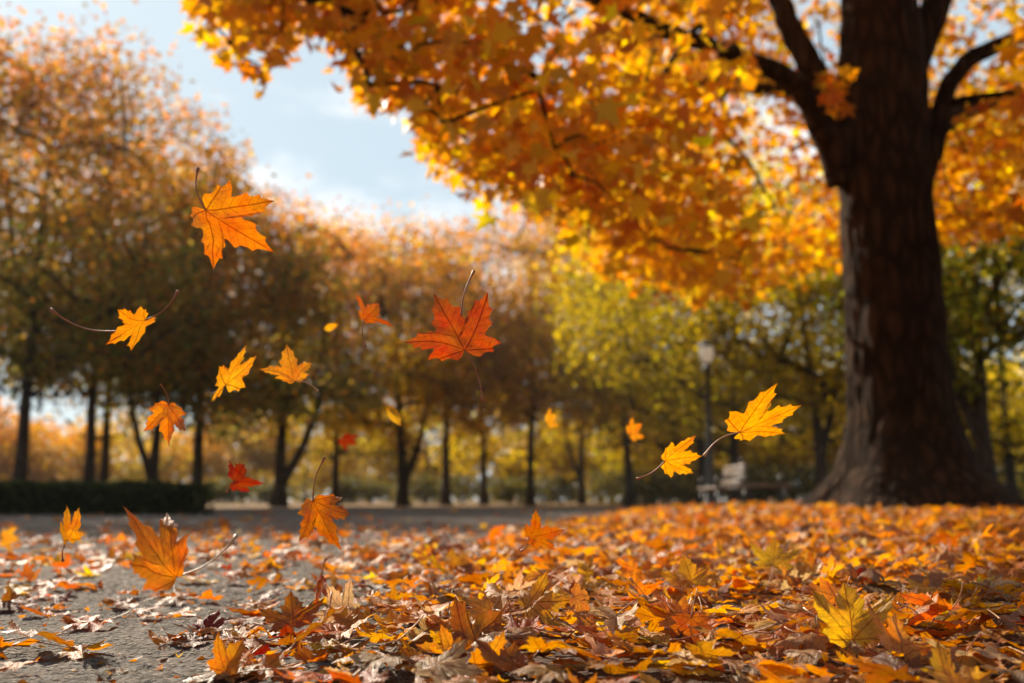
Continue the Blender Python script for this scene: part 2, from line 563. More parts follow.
STAR = np.array([(0, 0), (.10, -.10), (.46, -.04), (.30, .14), (.68, .56), (.26, .42), (0, 1.0),
                 (-.26, .42), (-.68, .56), (-.30, .14), (-.46, -.04), (-.10, -.10)], float)


def star_leaves(pos, size, frames, fold, colors):
    """five-pointed maple leaves, folded along the midrib: (k) leaves -> V, T, col"""
    k = len(pos)
    L = np.zeros((k, 12, 3))
    L[:, :, :2] = STAR[None]
    L[:, :, 2] = np.abs(STAR[None, :, 0]) * fold[:, None] - 0.18 * (STAR[None, :, 1]) ** 2 * fold[:, None]
    L[:, :, 1] -= 0.35
    L *= size[:, None, None]
    V = np.einsum('kij,kvj->kvi', frames, L) + pos[:, None, :]
    tri = np.array([(0, 1, 2), (0, 2, 3), (0, 3, 4), (0, 4, 5), (0, 5, 6), (0, 6, 7), (0, 7, 8), (0, 8, 9), (0, 9, 10), (0, 10, 11)])
    T = (tri[None] + (np.arange(k) * 12)[:, None, None]).reshape(-1, 3)
    return V.reshape(-1, 3), T, np.repeat(colors, 12, axis=0)


def kite_leaves(pos, size, frames, fold, colors):
    K = np.array([(0, -.5), (.36, .0), (.2, .32), (0, .55), (-.2, .32), (-.36, .0)])
    k = len(pos)
    L = np.zeros((k, 6, 3)); L[:, :, :2] = K[None]
    L[:, :, 2] = np.abs(K[None, :, 0]) * fold[:, None]
    L *= size[:, None, None]
    V = np.einsum('kij,kvj->kvi', frames, L) + pos[:, None, :]
    q = np.array([(0, 1, 2, 3), (0, 3, 4, 5)])
    Q = (q[None] + (np.arange(k) * 6)[:, None, None]).reshape(-1, 4)
    return V.reshape(-1, 3), Q, np.repeat(colors, 6, axis=0)


def grow(seeds, seed_r, tips, up_pen=1.2):
    """joins each tip to the nearest earlier node; returns nodes, parent, root seed, load"""
    nodes = [np.asarray(s, float) for s in seeds]
    par = [-1] * len(nodes)
    root = list(range(len(nodes)))
    base = np.asarray(seeds, float)
    dist0 = [np.min(np.linalg.norm(base - t, axis=1)) for t in tips]
    order = np.argsort(dist0)
    for k in order:
        t = tips[k]
        A = np.array(nodes)
        d = t - A
        cost = np.linalg.norm(d, axis=1) + up_pen * np.maximum(0, -d[:, 2])
        b = int(np.argmin(cost))
        nodes.append(np.asarray(t, float)); par.append(b); root.append(root[b])
    load = np.ones(len(nodes))
    for i in range(len(nodes) - 1, len(seeds) - 1, -1):
        load[par[i]] += load[i]
    return np.array(nodes), par, root, load


def branch_shape(mb, a, b, ra, rb, rng, n=6):
    d = b - a
    L = np.linalg.norm(d)
    k = 5
    t = np.linspace(0, 1, k)
    P = a + d * t[:, None]
    sag = np.sin(t * math.pi)[:, None] * rng.normal(0, min(0.05 * L, .05), 3)
    sag[:, 2] += np.sin(t * math.pi) * min(0.08 * L, .12)
    P = P + sag
    P[0] = a
    mb.tube(P, ra + (rb - ra) * t, n, True)


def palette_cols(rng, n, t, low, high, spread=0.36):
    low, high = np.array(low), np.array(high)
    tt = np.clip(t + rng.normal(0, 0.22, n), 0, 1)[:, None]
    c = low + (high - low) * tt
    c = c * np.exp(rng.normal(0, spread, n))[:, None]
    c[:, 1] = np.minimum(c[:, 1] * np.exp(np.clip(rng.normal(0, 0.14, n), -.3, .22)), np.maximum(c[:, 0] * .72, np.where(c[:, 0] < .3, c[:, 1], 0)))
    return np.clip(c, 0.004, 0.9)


def trunk_tube(x, y, z0, H, r0, r1, rng, wob=0.34, n=10, k=12):
    z = np.linspace(z0, H, k)
    t = (z - z0) / (H - z0)
    px = x + np.cumsum(rng.normal(0, wob * 0.25, k)) * t
    py = y + np.cumsum(rng.normal(0, wob * 0.25, k)) * t
    P = np.stack([px, py, z], -1)
    R = r0 + (r1 - r0) * t ** 0.8 + r0 * 0.55 * np.exp(-(z - z0) / 0.35)
    return P, R


def park_tree(name, px, d, H, cb, rad, tr, low, high, nl, ls, seed, label, group, detail=True, clumps=70, squash=1.0, x=None, fork=0.0):
    rng = np.random.default_rng(seed)
    X = at(px, 500, d).x if x is None else x
    root = thing(name, (X, d, 0), label, 'tree', group)
    P, R = trunk_tube(0, 0, -0.15, cb + (H - cb) * 0.72, tr, tr * 0.22, rng)
    mb = MB(); mb.tube(P, R, 12)
    if fork:
        i0 = int(np.argmin(np.abs(P[:, 2] - 1.1)))
        e = P[i0]
        FP = np.array([e, e + (fork * .25, .05, .55), e + (fork * .75, .1, 1.5), e + (fork * 1.25, .2, 2.9), e + (fork * 1.6, .3, 4.8)])
        mb.tube(FP, [R[i0] * .8, R[i0] * .75, R[i0] * .62, R[i0] * .45, R[i0] * .22], 10)
    tips = []
    cz = cb + (H - cb) * 0.45
    while len(tips) < clumps:
        v = rng.normal(0, 1, 3); v /= np.linalg.norm(v)
        v *= rng.uniform(0.45, 1.0) ** 0.6
        z = cz + v[2] * ((H - cz) if v[2] > 0 else (cz - cb) * 0.95)
        lump = 0.82 + 0.36 * vnoise(np.float64(math.atan2(v[1], v[0]) * 1.6 + 8), np.float64(z * 0.5), seed)
        tips.append((v[0] * rad * lump, v[1] * rad * lump * squash, z))
    tips = np.array(tips)
    seeds = P[P[:, 2] > cb * 0.8]
    seedr = R[P[:, 2] > cb * 0.8]
    nodes, par, rt, load = grow(seeds, seedr, tips)
    ns = len(seeds)
    rr = lambda i: 0.016 + 0.020 * math.sqrt(load[i]) * (tr / 0.2)
    limb = {}
    top = {}
    for i in range(ns, len(nodes)):
        p = par[i]
        top[i] = i if p < ns else top[p]
        ra = min(rr(i) * 1.15, seedr[p] * 0.75) if p < ns else min(rr(p), rr(i) * 1.5)
        key = top[i] if detail else -1
        m = limb.setdefault(key, MB()) if detail else mb
        branch_shape(m, nodes[p], nodes[i], ra, max(0.010, rr(i) * 0.75), rng, 6 if detail else 4)
    obj("trunk", mb.mesh("trunk"), M_BARK2, root)
    if detail:
        for k, m in limb.items():
            obj("limb", m.mesh("limb"), M_BARK2, root)
    # foliage
    nl, ls = int(nl * (1.6 if detail else 1.4)), ls * (0.92 if detail else 1)
    cid = rng.integers(0, len(tips), nl)
    csz = rng.uniform(0.55, 1.25, len(tips)) * rad * 0.19
    pos = tips[cid] + np.clip(rng.normal(0, 1, (nl, 3)), -1.7, 1.7) * csz[cid][:, None] * np.array([1, 1, 0.75])
    keep = pos[:, 2] > max(0.25, cb * 0.55)
    pos = pos[keep]; n = len(pos); cid = cid[keep]
    fr = rot_from(rng.normal(0, 1, (n, 3)) + np.array([0, 0, 0.6]), rng.uniform(0, 6.28, n))
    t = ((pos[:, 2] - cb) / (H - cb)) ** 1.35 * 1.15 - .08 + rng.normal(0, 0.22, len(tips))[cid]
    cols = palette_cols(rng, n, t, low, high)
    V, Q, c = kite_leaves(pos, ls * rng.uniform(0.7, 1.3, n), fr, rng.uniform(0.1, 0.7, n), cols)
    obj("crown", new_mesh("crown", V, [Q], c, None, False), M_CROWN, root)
    return root


RUSTY = ((0.17, 0.205, 0.045), (0.62, 0.27, 0.06))
PINKY = ((0.18, 0.205, 0.045), (0.68, 0.275, 0.09))
GOLD = ((0.32, 0.25, 0.035), (0.72, 0.40, 0.06))
AMBER = ((0.30, 0.21, 0.035), (0.74, 0.32, 0.045))
LIME = ((0.29, 0.27, 0.02), (0.76, 0.57, 0.03))
OLIVE = ((0.12, 0.14, 0.02), (0.44, 0.40, 0.03))
YELLOW = ((0.40, 0.30, 0.03), (0.75, 0.52, 0.05))

GA, GB, GC = 'trees in the row along the left of the path', 'yellow green trees behind the benches', 'low autumn trees far behind the rows'
PARK = [
    # name, px, d, H, cb, rad, tr, palette, leaves, leaf size, seed, label, group, clumps
    ('park_tree', 18, 27, 13.4, 3.4, 5.2, .20, PINKY, 11000, .17, 1, 'tall pinkish orange tree behind the left end of the clipped hedge', GA, 80),
    ('park_tree', 88, 31, 14.2, 3.2, 5.0, .19, RUSTY, 10000, .18, 2, 'tall rusty tree behind the hedge, its trunk left of a close neighbour', GA, 80),
    ('park_tree', 103, 37, 13.0, 3.2, 4.6, .20, AMBER, 8000, .19, 3, 'amber tree just right and behind the tall rusty hedge tree', GA, 70),
    ('park_tree', 152, 33, 12.6, 2.8, 4.8, .20, RUSTY, 10000, .18, 4, 'thick dark olive and rust tree behind the middle of the hedge', GA, 80),
    ('park_tree', 197, 36, 12.2, 2.6, 4.8, .24, RUSTY, 10000, .19, 5, 'brown leaved tree rising at the right end of the hedge', GA, 80),
    ('park_tree', 279, 38, 11.6, 2.8, 5.0, .27, PINKY, 10000, .19, 6, 'first tree right of the hedge, with a forked dark trunk', GA, 80),
    ('park_tree', 335, 47, 13.4, 2.6, 4.8, .20, GOLD, 8000, .21, 7, 'golden topped tree between the forked tree and a straight trunked one', GA, 70),
    ('park_tree', 403, 45, 13.0, 2.6, 5.2, .27, AMBER, 10500, .21, 8, 'straight stout trunked tree in the middle of the far row', GA, 70),
    ('park_tree', 446, 50, 15.4, 4.0, 3.6, .24, RUSTY, 2600, .15, 9, 'half bare tree with thin twigs against the white cloud', GA, 120),
    ('park_tree', 484, 54, 13.8, 2.6, 5.0, .22, AMBER, 9500, .22, 10, 'amber tree just right of the half bare tree', GA, 70),
    ('park_tree', 530, 50, 16.2, 3.2, 5.6, .22, AMBER, 11500, .21, 12, 'bright orange tree where the far end of the path opens', GA, 70),
    ('park_tree', 582, 57, 17.2, 3.0, 5.0, .22, GOLD, 8000, .22, 13, 'golden orange tree beside the far end of the path', GA, 70),
    ('park_tree', 630, 43, 12.6, 2.9, 4.8, .2, AMBER, 8500, .2, 14, 'orange and olive tree left of the park lamp', GB, 70),
    ('park_tree', 704, 36, 13.6, 2.4, 4.8, .2, LIME, 13000, .19, 15, 'tallest lime yellow tree directly behind the park lamp', GB, 70),
    ('park_tree', 735, 30, 11.0, 2.1, 4.4, .19, LIME, 9500, .16, 16, 'yellow green tree right of the park lamp and behind the benches', GB, 80),
    ('park_tree', 822, 25, 9.4, 2.2, 3.6, .17, LIME, 8000, .15, 17, 'yellow green tree with a dark trunk left of the old maple', GB, 80),
    ('park_tree', 990, 20, 8.6, 2.3, 3.4, .20, OLIVE, 11000, .14, 18, 'dark green tree just right of the old maple trunk', GB, 80),
    ('park_tree', 1012, 33, 10.0, 1.8, 4.2, .20, LIME, 9000, .18, 19, 'yellow green tree at the right edge behind the dark green one', GB, 70),
    ('park_tree', -180, 24, 13.4, 6.8, 4.9, .22, AMBER, 5000, .16, 20, 'orange tree mostly outside the picture, its twigs in the upper left corner', GA, 80),
]
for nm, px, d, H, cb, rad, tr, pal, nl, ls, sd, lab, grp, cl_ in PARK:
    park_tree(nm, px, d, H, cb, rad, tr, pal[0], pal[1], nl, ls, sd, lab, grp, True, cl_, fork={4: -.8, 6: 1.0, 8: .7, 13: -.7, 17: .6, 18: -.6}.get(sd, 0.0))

FAR = [
    (-40, 74, 7.0, AMBER, 'low orange tree far off beyond the left end of the hedge'),
    (42, 80, 6.2, AMBER, 'low orange tree far off beneath the bright gap of sky'),
    (128, 84, 7.5, GOLD, 'low golden tree far off between the hedge trunks'),
    (232, 82, 8.5, AMBER, 'low amber tree far off left of the forked trunk'),
    (305, 86, 9.0, YELLOW, 'low yellow tree far off right of the forked trunk'),
    (370, 90, 9.2, GOLD, 'low golden tree far off left of the stout straight trunk'),
    (425, 84, 8.6, YELLOW, 'low yellow tree far off right of the stout straight trunk'),
    (520, 72, 8.0, YELLOW, 'bright yellow tree far off left of the orange path end tree'),
    (600, 78, 8.8, YELLOW, 'yellow tree far off behind the end of the path'),
    (655, 66, 7.6, LIME, 'lime tree far off left of the lamp post'),
    (700, 58, 7.0, YELLOW, 'yellow tree far off behind the lamp post'),
    (780, 52, 7.4, LIME, 'lime tree far off between lamp and old maple'),
    (850, 56, 7.5, LIME, 'lime tree far off directly behind the old maple trunk'),
    (960, 50, 7.0, LIME, 'lime tree far off right of the old maple'),
    (1050, 54, 8.0, LIME, 'lime tree far off beyond the right edge'),
]
for k, (px, d, H, pal, lab) in enumerate(FAR):
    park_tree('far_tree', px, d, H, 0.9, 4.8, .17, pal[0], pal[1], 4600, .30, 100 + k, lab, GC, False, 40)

SHRUBS = [(225, 62, 1.7), (268, 70, 1.5), (345, 66, 1.9), (368, 74, 1.6), (425, 64, 1.8), (462, 70, 1.9), (508, 60, 1.6), (560, 66, 2.0), (612, 60, 1.9), (648, 52, 1.8), (690, 48, 1.7),
          (752, 44, 1.8), (800, 42, 1.7), (840, 46, 1.8), (1000, 44, 1.8), (1040, 40, 1.7), (120, 60, 1.5)]


def shrub(px, d, h, seed, label):
    rng = np.random.default_rng(900 + seed)
    root = thing('shrub', (at(px, 500, d).x, d, 0), label, 'shrub', 'dark shrubs under the far trees')
    w = h * rng.uniform(.8, 1.25)
    m = MB(); tips = []
    for k in range(9):
        e = np.array([rng.normal(0, .5) * w, rng.normal(0, .5) * w, h * rng.uniform(.45, .95)])
        m.tube([(0, 0, -.05), tuple(e * np.array([.35, .35, .5])), tuple(e)], [.03, .02, .008], 5); tips.append(e)
    obj('stem', m.mesh('stem'), M_BARK2, root)
    tips = np.array(tips); n = 1500
    c_ = rng.integers(0, 9, n)
    p = tips[c_] * np.array([1, 1, .75]) + np.clip(rng.normal(0, 1, (n, 3)), -1.6, 1.6) * np.array([.3 * w, .3 * w, .22 * h])
    p[:, 2] = np.abs(p[:, 2])
    V, Q, c = kite_leaves(p, rng.uniform(.13, .26, n), rot_from(rng.normal(0, 1, (n, 3)), rng.uniform(0, 6.28, n)), rng.uniform(.1, .6, n),
                          palette_cols(rng, n, rng.random(n) * .6, (.045, .05, .018), (.22, .17, .03)))
    obj('foliage', new_mesh('foliage', V, [Q], c, None, False), M_CROWN, root)


for k, (px, d, h) in enumerate(SHRUBS):
    shrub(px, d, h, k, 'low dark shrub under the far trees, %s' % ('between hedge trunks' if px < 150 else ['first', 'second', 'third', 'fourth', 'fifth', 'sixth', 'seventh', 'eighth', 'ninth', 'tenth', 'eleventh', 'twelfth', 'thirteenth', 'fourteenth', 'fifteenth', 'sixteenth'][k] + ' one right of the hedge'))

# a distant wood that closes the view
rng = np.random.default_rng(77)
n = 16000
fx = rng.uniform(-150, 150, n)
fy = rng.uniform(135, 165, n)
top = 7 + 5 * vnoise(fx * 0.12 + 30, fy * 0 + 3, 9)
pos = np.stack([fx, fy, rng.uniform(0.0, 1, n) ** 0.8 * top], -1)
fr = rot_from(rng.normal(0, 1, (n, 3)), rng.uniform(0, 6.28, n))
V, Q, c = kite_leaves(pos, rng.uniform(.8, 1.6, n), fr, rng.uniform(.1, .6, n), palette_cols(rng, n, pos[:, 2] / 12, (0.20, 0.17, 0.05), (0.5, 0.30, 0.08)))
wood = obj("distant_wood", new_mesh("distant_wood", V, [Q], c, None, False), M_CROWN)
tag(wood, 'distant wood of autumn trees closing the horizon', 'wood', None, 'stuff')


# ------------------------------------------------------------------ the old maple
def old_maple():
    rng = np.random.default_rng(5)
    root = thing("maple_tree", (TREE_X, TREE_Y, 0), 'huge old maple with thick dark trunk and overhanging orange crown', 'tree')
    O = np.array([TREE_X, TREE_Y, 0])
    # trunk with flared roots and ridged bark
    nz, na = 150, 110
    z = np.concatenate([np.linspace(-0.15, 1.0, 50), np.linspace(1.03, 7.4, nz - 50)])
    a = np.linspace(0, 2 * math.pi, na, endpoint=False)
    r = np.interp(z, [-.15, 0.1, .3, .63, 1.2, 2.0, 2.7, 4.5, 5.6, 6.6, 7.4], [1.62, 1.36, 1.10, .82, .64, .585, .57, .545, .54, .46, .34])
    Z, A = np.meshgrid(z, a, indexing='ij')
    fl = np.exp(-(Z + .1) / 0.42)
    root_w = 0.5 + 0.5 * np.cos(A * 6 + 0.8 + 0.7 * np.sin(A * 2))
    RR = r[:, None] * (1 + fl * (root_w * 0.40 - 0.17) + 0.014 * np.sin(A * 3 + Z * 0.6))
    na_k = 26
    ridge = vnoise(A / (2 * math.pi) * na_k + 0.5 * np.sin(Z * 2.1) + .8 * vnoise(A * 2, Z * 2 + 5, 8), Z * 2.6 + 3, 3, na_k)
    ridge2 = vnoise(A / (2 * math.pi) * 52, Z * 4 + 9, 4, 52)
    RR = RR + 0.042 * (np.abs(ridge - 0.5) * 2) ** 0.7 - 0.03 + 0.022 * ridge2
    cxz = np.interp(z, [0, .7, 2, 4, 7.4], [.10, .05, -0.01, -0.03, 0.05])
    V = np.stack([RR * np.cos(A) + cxz[:, None], RR * np.sin(A), Z], -1).reshape(-1, 3)
    i, j = np.meshgrid(np.arange(nz - 1), np.arange(na), indexing='ij')
    Q = np.stack([i * na + j, i * na + (j + 1) % na, (i + 1) * na + (j + 1) % na, (i + 1) * na + j], -1).reshape(-1, 4)
    obj("trunk", new_mesh("trunk", V, [Q]), M_BARK, root)

    # main limbs, read off where the photo shows them
    def L(*pts):
        return [np.array(at(*p)) - O for p in pts]
    limbs = [
        (L((846, 190, 11.9), (822, 120, 11.6), (795, 80, 11.2), (742, 56, 10.6), (672, 34, 9.8), (600, 0, 9.0), (520, -30, 8.3), (430, -40, 7.6), (330, -40, 7.0), (270, -10, 6.6)),
         [.20, .17, .125, .105, .085, .06, .04, .026, .016, .008]),
        (L((850, 130, 12.0), (818, 80, 12.0), (797, 40, 12.0), (775, -10, 11.9), (740, -80, 11.6), (690, -190, 11.0), (600, -260, 10.2)),
         [.2, .17, .15, .13, .11, .08, .05]),
        (L((915, 190, 12.1), (936, 140, 12.1), (944, 95, 12.1), (962, 62, 12.0), (1020, 36, 12.0), (1110, 0, 12.3), (1220, -40, 12.5)),
         [.18, .14, .12, .11, .10, .08, .05]),
        (L((905, 80, 12.2), (926, 30, 12.2), (946, -20, 12.2), (985, -110, 12.2), (1060, -230, 12.4), (1120, -330, 12.6)),
         [.25, .2, .18, .15, .11, .07]),
        (L((880, 40, 12.4), (850, -60, 12.8), (820, -180, 13.5), (800, -300, 14.0)), [.3, .22, .16, .09]),
        (L((860, 120, 12.4), (800, 90, 13.4), (730, 85, 14.4), (650, 75, 15.2), (580, 90, 16.0)), [.2, .14, .10, .07, .04]),
        (L((910, 150, 12.5), (960, 110, 13.8), (1030, 90, 15.2), (1100, 60, 16.2)), [.2, .14, .10, .06]),
        (L((880, -10, 11.9), (900, -160, 11.0), (930, -400, 10.0), (960, -700, 9.2)), [.26, .19, .13, .07]),
    ]
    seeds, seedr, owner = [], [], []
    lmb = []
    for k, (P, R) in enumerate(limbs):
        m = MB()
        P = np.array(P)
        # densify
        t = np.linspace(0, len(P) - 1, (len(P) - 1) * 5 + 1)
        PP = np.stack([np.interp(t, np.arange(len(P)), P[:, q]) for q in range(3)], -1)
        ker = np.array([1, 2, 3, 2, 1]) / 9
        for q in range(3):
            e = np.concatenate([[PP[0, q]] * 2, PP[:, q], [PP[-1, q]] * 2])
            PP[:, q] = np.convolve(e, ker, 'valid')
        PP += rng.normal(0, .012, PP.shape)
        RRR = np.interp(t, np.arange(len(P)), R)
        m.tube(PP, RRR, 12)
        lmb.append(m)
        for s in range(6, len(PP), 3):
            seeds.append(PP[s]); seedr.append(RRR[s]); owner.append(k)
    # foliage clump centres
    bx = np.array([150, 195, 215, 250, 285, 300, 318, 345, 365, 400, 430, 470, 520, 560, 600, 640, 700, 760, 830, 1024, 1300])
    by = np.array([-90, 30, 50, 92, 78, 45, 40, 62, 105, 128, 165, 190, 218, 224, 252, 288, 310, 296, 268, 236, 208])
    tips = []
    tries = 0
    while len(tips) < 1100 and tries < 400000:
        tries += 1
        rr_, th = math.sqrt(rng.random()), rng.random() * 2 * math.pi
        x = 2.9 + 7.4 * rr_ * math.cos(th)
        y = 11.9 + 6.4 * rr_ * math.sin(th)
        hi = 5.0 + 7.5 * math.sqrt(max(0, 1 - rr_ ** 2))
        px, _, _ = proj((x, y, 4.0))
        lo = np.array(at(float(px), float(np.interp(px, bx, by)), y))[2]
        if px < 175: continue
        if (px < 440 and y > 9.2) or (px < 620 and y > 11.6): continue
        inter = (800 < px < 1030 and y < 12.6) or (745 < px <= 800 and y < 11.0)
        if inter: lo = max(lo, EYE + 0.55 * y + 0.5)
        lo += 0.36
        sx_, sy_ = math.sin(SUN_AZ), math.cos(SUN_AZ)
        s_ = (x - O[0]) * sx_ + (y - O[1]) * sy_
        if s_ > 0 and abs((x - O[0]) * sy_ - (y - O[1]) * sx_) < 1.25: lo = max(lo, 5.0 + s_ * math.tan(SUN_EL))
        if lo > hi: continue
        u = rng.random()
        # most leaves sit in the lower skirt and in the outer shell
        z = lo + (hi - lo) * (u ** 2.8 if rng.random() < 0.80 else 1 - 0.3 * u)
        tips.append(np.array((x, y, z)) - O)
    for _ in range(120):                                # the long spray that reaches out over the path
        px = rng.uniform(200, 450); d = rng.uniform(6.2, 8.6)
        b_ = float(np.interp(px, bx, by)) - 22
        tips.append(np.array(at(px, b_ - (b_ + 110) * rng.random() ** 1.2, d)) - O)
    tips = np.array(tips)
    nodes, par, rt, load = grow(seeds, seedr, tips, 0.6)
    ns = len(seeds)
    rr = lambda i: 0.004 + 0.0042 * math.sqrt(load[i])
    for i in range(ns, len(nodes)):
        p = par[i]
        ra = min(rr(i) * 1.2, seedr[p] * 0.7) if p < ns else min(rr(p), rr(i) * 1.4)
        branch_shape(lmb[owner[rt[i]]], nodes[p], nodes[i], ra, max(.004, rr(i) * 0.7), rng, 5)
    for m in lmb:
        obj("limb", m.mesh("limb"), M_BARK, root)
    # leaves
    nl = 42000
    w = np.where(np.arange(len(tips)) >= len(tips) - 120, .30, 1.0)
    cid = rng.choice(len(tips), nl, p=w / w.sum())
    csz = rng.uniform(.26, .50, len(tips)) * np.where(np.arange(len(tips)) >= len(tips) - 120, .75, 1)
    pos = tips[cid] + np.clip(rng.normal(0, 1, (nl, 3)), -2, 2) * csz[cid][:, None] * np.array([1, 1, .55])
    wp = pos + O
    px, py, dep = proj(wp)
    lim = np.interp(px, bx, by) + 4 + rng.normal(0, 12, nl) + 62 * (vnoise(px / 27 + 7, dep * .8 + 3, 17) - .5)
    ok = (py < lim) & (dep > 4.2) & ((px > 185 + rng.normal(0, 10, nl)) | (py < -20))
    ok &= ~((px > 808) & (px < 1000) & (wp[:, 1] < 12.6) & (py > -6)) & ~((px > 755) & (px <= 808) & (wp[:, 1] < 10.9) & (py > -6))
    ok &= np.hypot(pos[:, 0], pos[:, 1]) > 0.75
    pos, cid = pos[ok], cid[ok]
    n = len(pos)
    # hanging leaves: blade droops, tip down
    nrm = rng.normal(0, 1, (n, 3)) + np.array([-.25, -.35, .55])
    fr = rot_from(nrm, rng.normal(math.pi, 1.0, n))
    t = rng.normal(.5, .25, len(tips))[cid] + 0.10 * np.clip((pos[:, 0] + 2) / 4, -1, 1)
    cols = palette_cols(rng, n, np.clip(t, 0, 1), (0.71, 0.26, 0.018), (0.86, 0.51, 0.04), .18)
    red = rng.random(n) < .06
    cols[red] *= np.array([.85, .5, .5])
    V, T, c = star_leaves(pos, rng.uniform(.10, .17, n), fr, rng.uniform(.1, .6, n), cols)
    obj("crown", new_mesh("crown", V, [T], c, None, False), M_CROWN, root)
    # the tuft of leaves that hangs in front of the bark
    ctr = np.array(at(832, 92, 10.9)) - O
    m = MB()
    m.tube([np.array(at(818, 20, 11.3)) - O, np.array(at(822, 52, 11.0)) - O, ctr], [.016, .012, .006], 6)
    k = 16
    p = ctr + rng.normal(0, 1, (k, 3)) * np.array([.09, .08, .12]) - np.array([0, 0, .05])
    V, T, c = star_leaves(p, rng.uniform(.15, .22, k), rot_from(rng.normal(0, .6, (k, 3)) + np.array([-.2, -1, .3]), rng.normal(math.pi, .8, k)),
                          rng.uniform(.2, .6, k), palette_cols(rng, k, np.full(k, .4), (0.62, 0.2, 0.03), (0.78, 0.40, 0.05)))
    sp = obj("hanging_twig", m.mesh("hanging_twig"), M_BARK, root)
    obj("leaf_tuft", new_mesh("leaf_tuft", V, [T], c, None, False), M_CROWN, sp)
    return root


old_maple()


# ------------------------------------------------------------------ hedge
def hedge():
    rng = np.random.default_rng(8)
    x0, x1, y0, y1, h = -15.0, at(197, 500, 18).x, 18.0, 19.1, .57
    t = thing("clipped_hedge", ((x0 + x1) / 2, (y0 + y1) / 2, 0), 'low dark clipped hedge along the far left side of the path', 'hedge')
    c0 = np.array([(x0 + x1) / 2, (y0 + y1) / 2, 0])
    n = 16000
    p = np.stack([rng.uniform(x0, x1, n), rng.uniform(y0, y1, n), rng.uniform(0.02, h, n)], -1)
    # push to the clipped shell
    s = rng.integers(0, 4, n)
    p[s == 0, 1] = y0 + np.abs(rng.normal(0, .06, (s == 0).sum()))
    p[s == 1, 2] = h - np.abs(rng.normal(0, .05, (s == 1).sum())) + .12 * (vnoise(p[s == 1, 0] * 2.3 + 40, p[s == 1, 1] * 2, 2) - .4)
    p[s == 2, 1] = y1 - np.abs(rng.normal(0, .06, (s == 2).sum()))
    fr = rot_from(rng.normal(0, 1, (n, 3)), rng.uniform(0, 6.28, n))
    cols = palette_cols(rng, n, rng.random(n), (0.03, 0.045, 0.014), (0.08, 0.095, 0.03))
    V, Q, c = kite_leaves(p - c0, rng.uniform(.06, .11, n), fr, rng.uniform(.1, .5, n), cols)
    obj("foliage", new_mesh("foliage", V, [Q], c, None, False), M_CROWN, t)
    mb = MB()
    for k in range(22):
        xx = x0 + (x1 - x0) * (k + .5) / 22 - c0[0]
        mb.tube([(xx, 0, -.05), (xx + rng.normal(0, .05), rng.normal(0, .05), .25), (xx + rng.normal(0, .1), rng.normal(0, .1), .5)], [.03, .022, .01], 6)
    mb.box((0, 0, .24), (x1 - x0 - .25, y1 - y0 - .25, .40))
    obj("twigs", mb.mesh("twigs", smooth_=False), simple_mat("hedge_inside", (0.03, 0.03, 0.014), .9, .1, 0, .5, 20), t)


hedge()

# ------------------------------------------------------------------ lamp, benches
M_IRON = simple_mat("painted_iron", (0.022, 0.026, 0.026), .45, .5, 0, .3, 8)
M_WOOD = simple_mat("bench_wood", (0.17, 0.125, 0.088), .42, .5, 0, .25, 14)


def glass_mat():
    m, t, out = new_mat("milk_glass")
    p = principled(t, (0.82, 0.80, 0.76), .18, .6)
    p.inputs['Subsurface Weight'].default_value = .2
    tr = t.nodes.new('ShaderNodeBsdfTranslucent'); tr.inputs[0].default_value = (.95, .93, .88, 1)
    mx = t.nodes.new('ShaderNodeMixShader'); mx.inputs[0].default_value = .6
    t.links.new(p.outputs[0], mx.inputs[1]); t.links.new(tr.outputs[0], mx.inputs[2])
    t.links.new(mx.outputs[0], out.inputs[0])
    return m


def lamp():
    d = 22.0
    X = at(711, 500, d).x
    t = thing("street_lamp", (X, d, 0), 'tall dark park lamp post with a white glass lantern, left of the benches', 'street lamp')
    topz = at(711, 340, d).z
    gl = topz - .52
    b = MB(); b.lathe([(.0, 0), (.17, 0), (.17, .10), (.13, .14), (.13, .50), (.10, .56), (.085, .62)], n=16)
    obj("base", b.mesh("base"), M_IRON, t)
    b = MB(); b.lathe([(.085, .6), (.075, .8), (.06, 2.0), (.05, gl - .16), (.085, gl - .14), (.085, gl - .10), (.05, gl - .07), (.05, gl)], n=14)
    obj("post", b.mesh("post"), M_IRON, t)
    b = MB(); b.lathe([(.03, gl), (.10, gl + .02), (.155, gl + .14), (.17, gl + .24), (.155, gl + .34), (.13, gl + .38)], n=20)
    obj("lantern_glass", b.mesh("lantern_glass"), glass_mat(), t)
    b = MB(); b.lathe([(.135, gl + .37), (.185, gl + .385), (.155, gl + .43), (.09, gl + .47), (.04, gl + .49), (.035, gl + .52), (0, gl + .53)], n=20)
    obj("lantern_cap", b.mesh("lantern_cap"), M_IRON, t)


lamp()


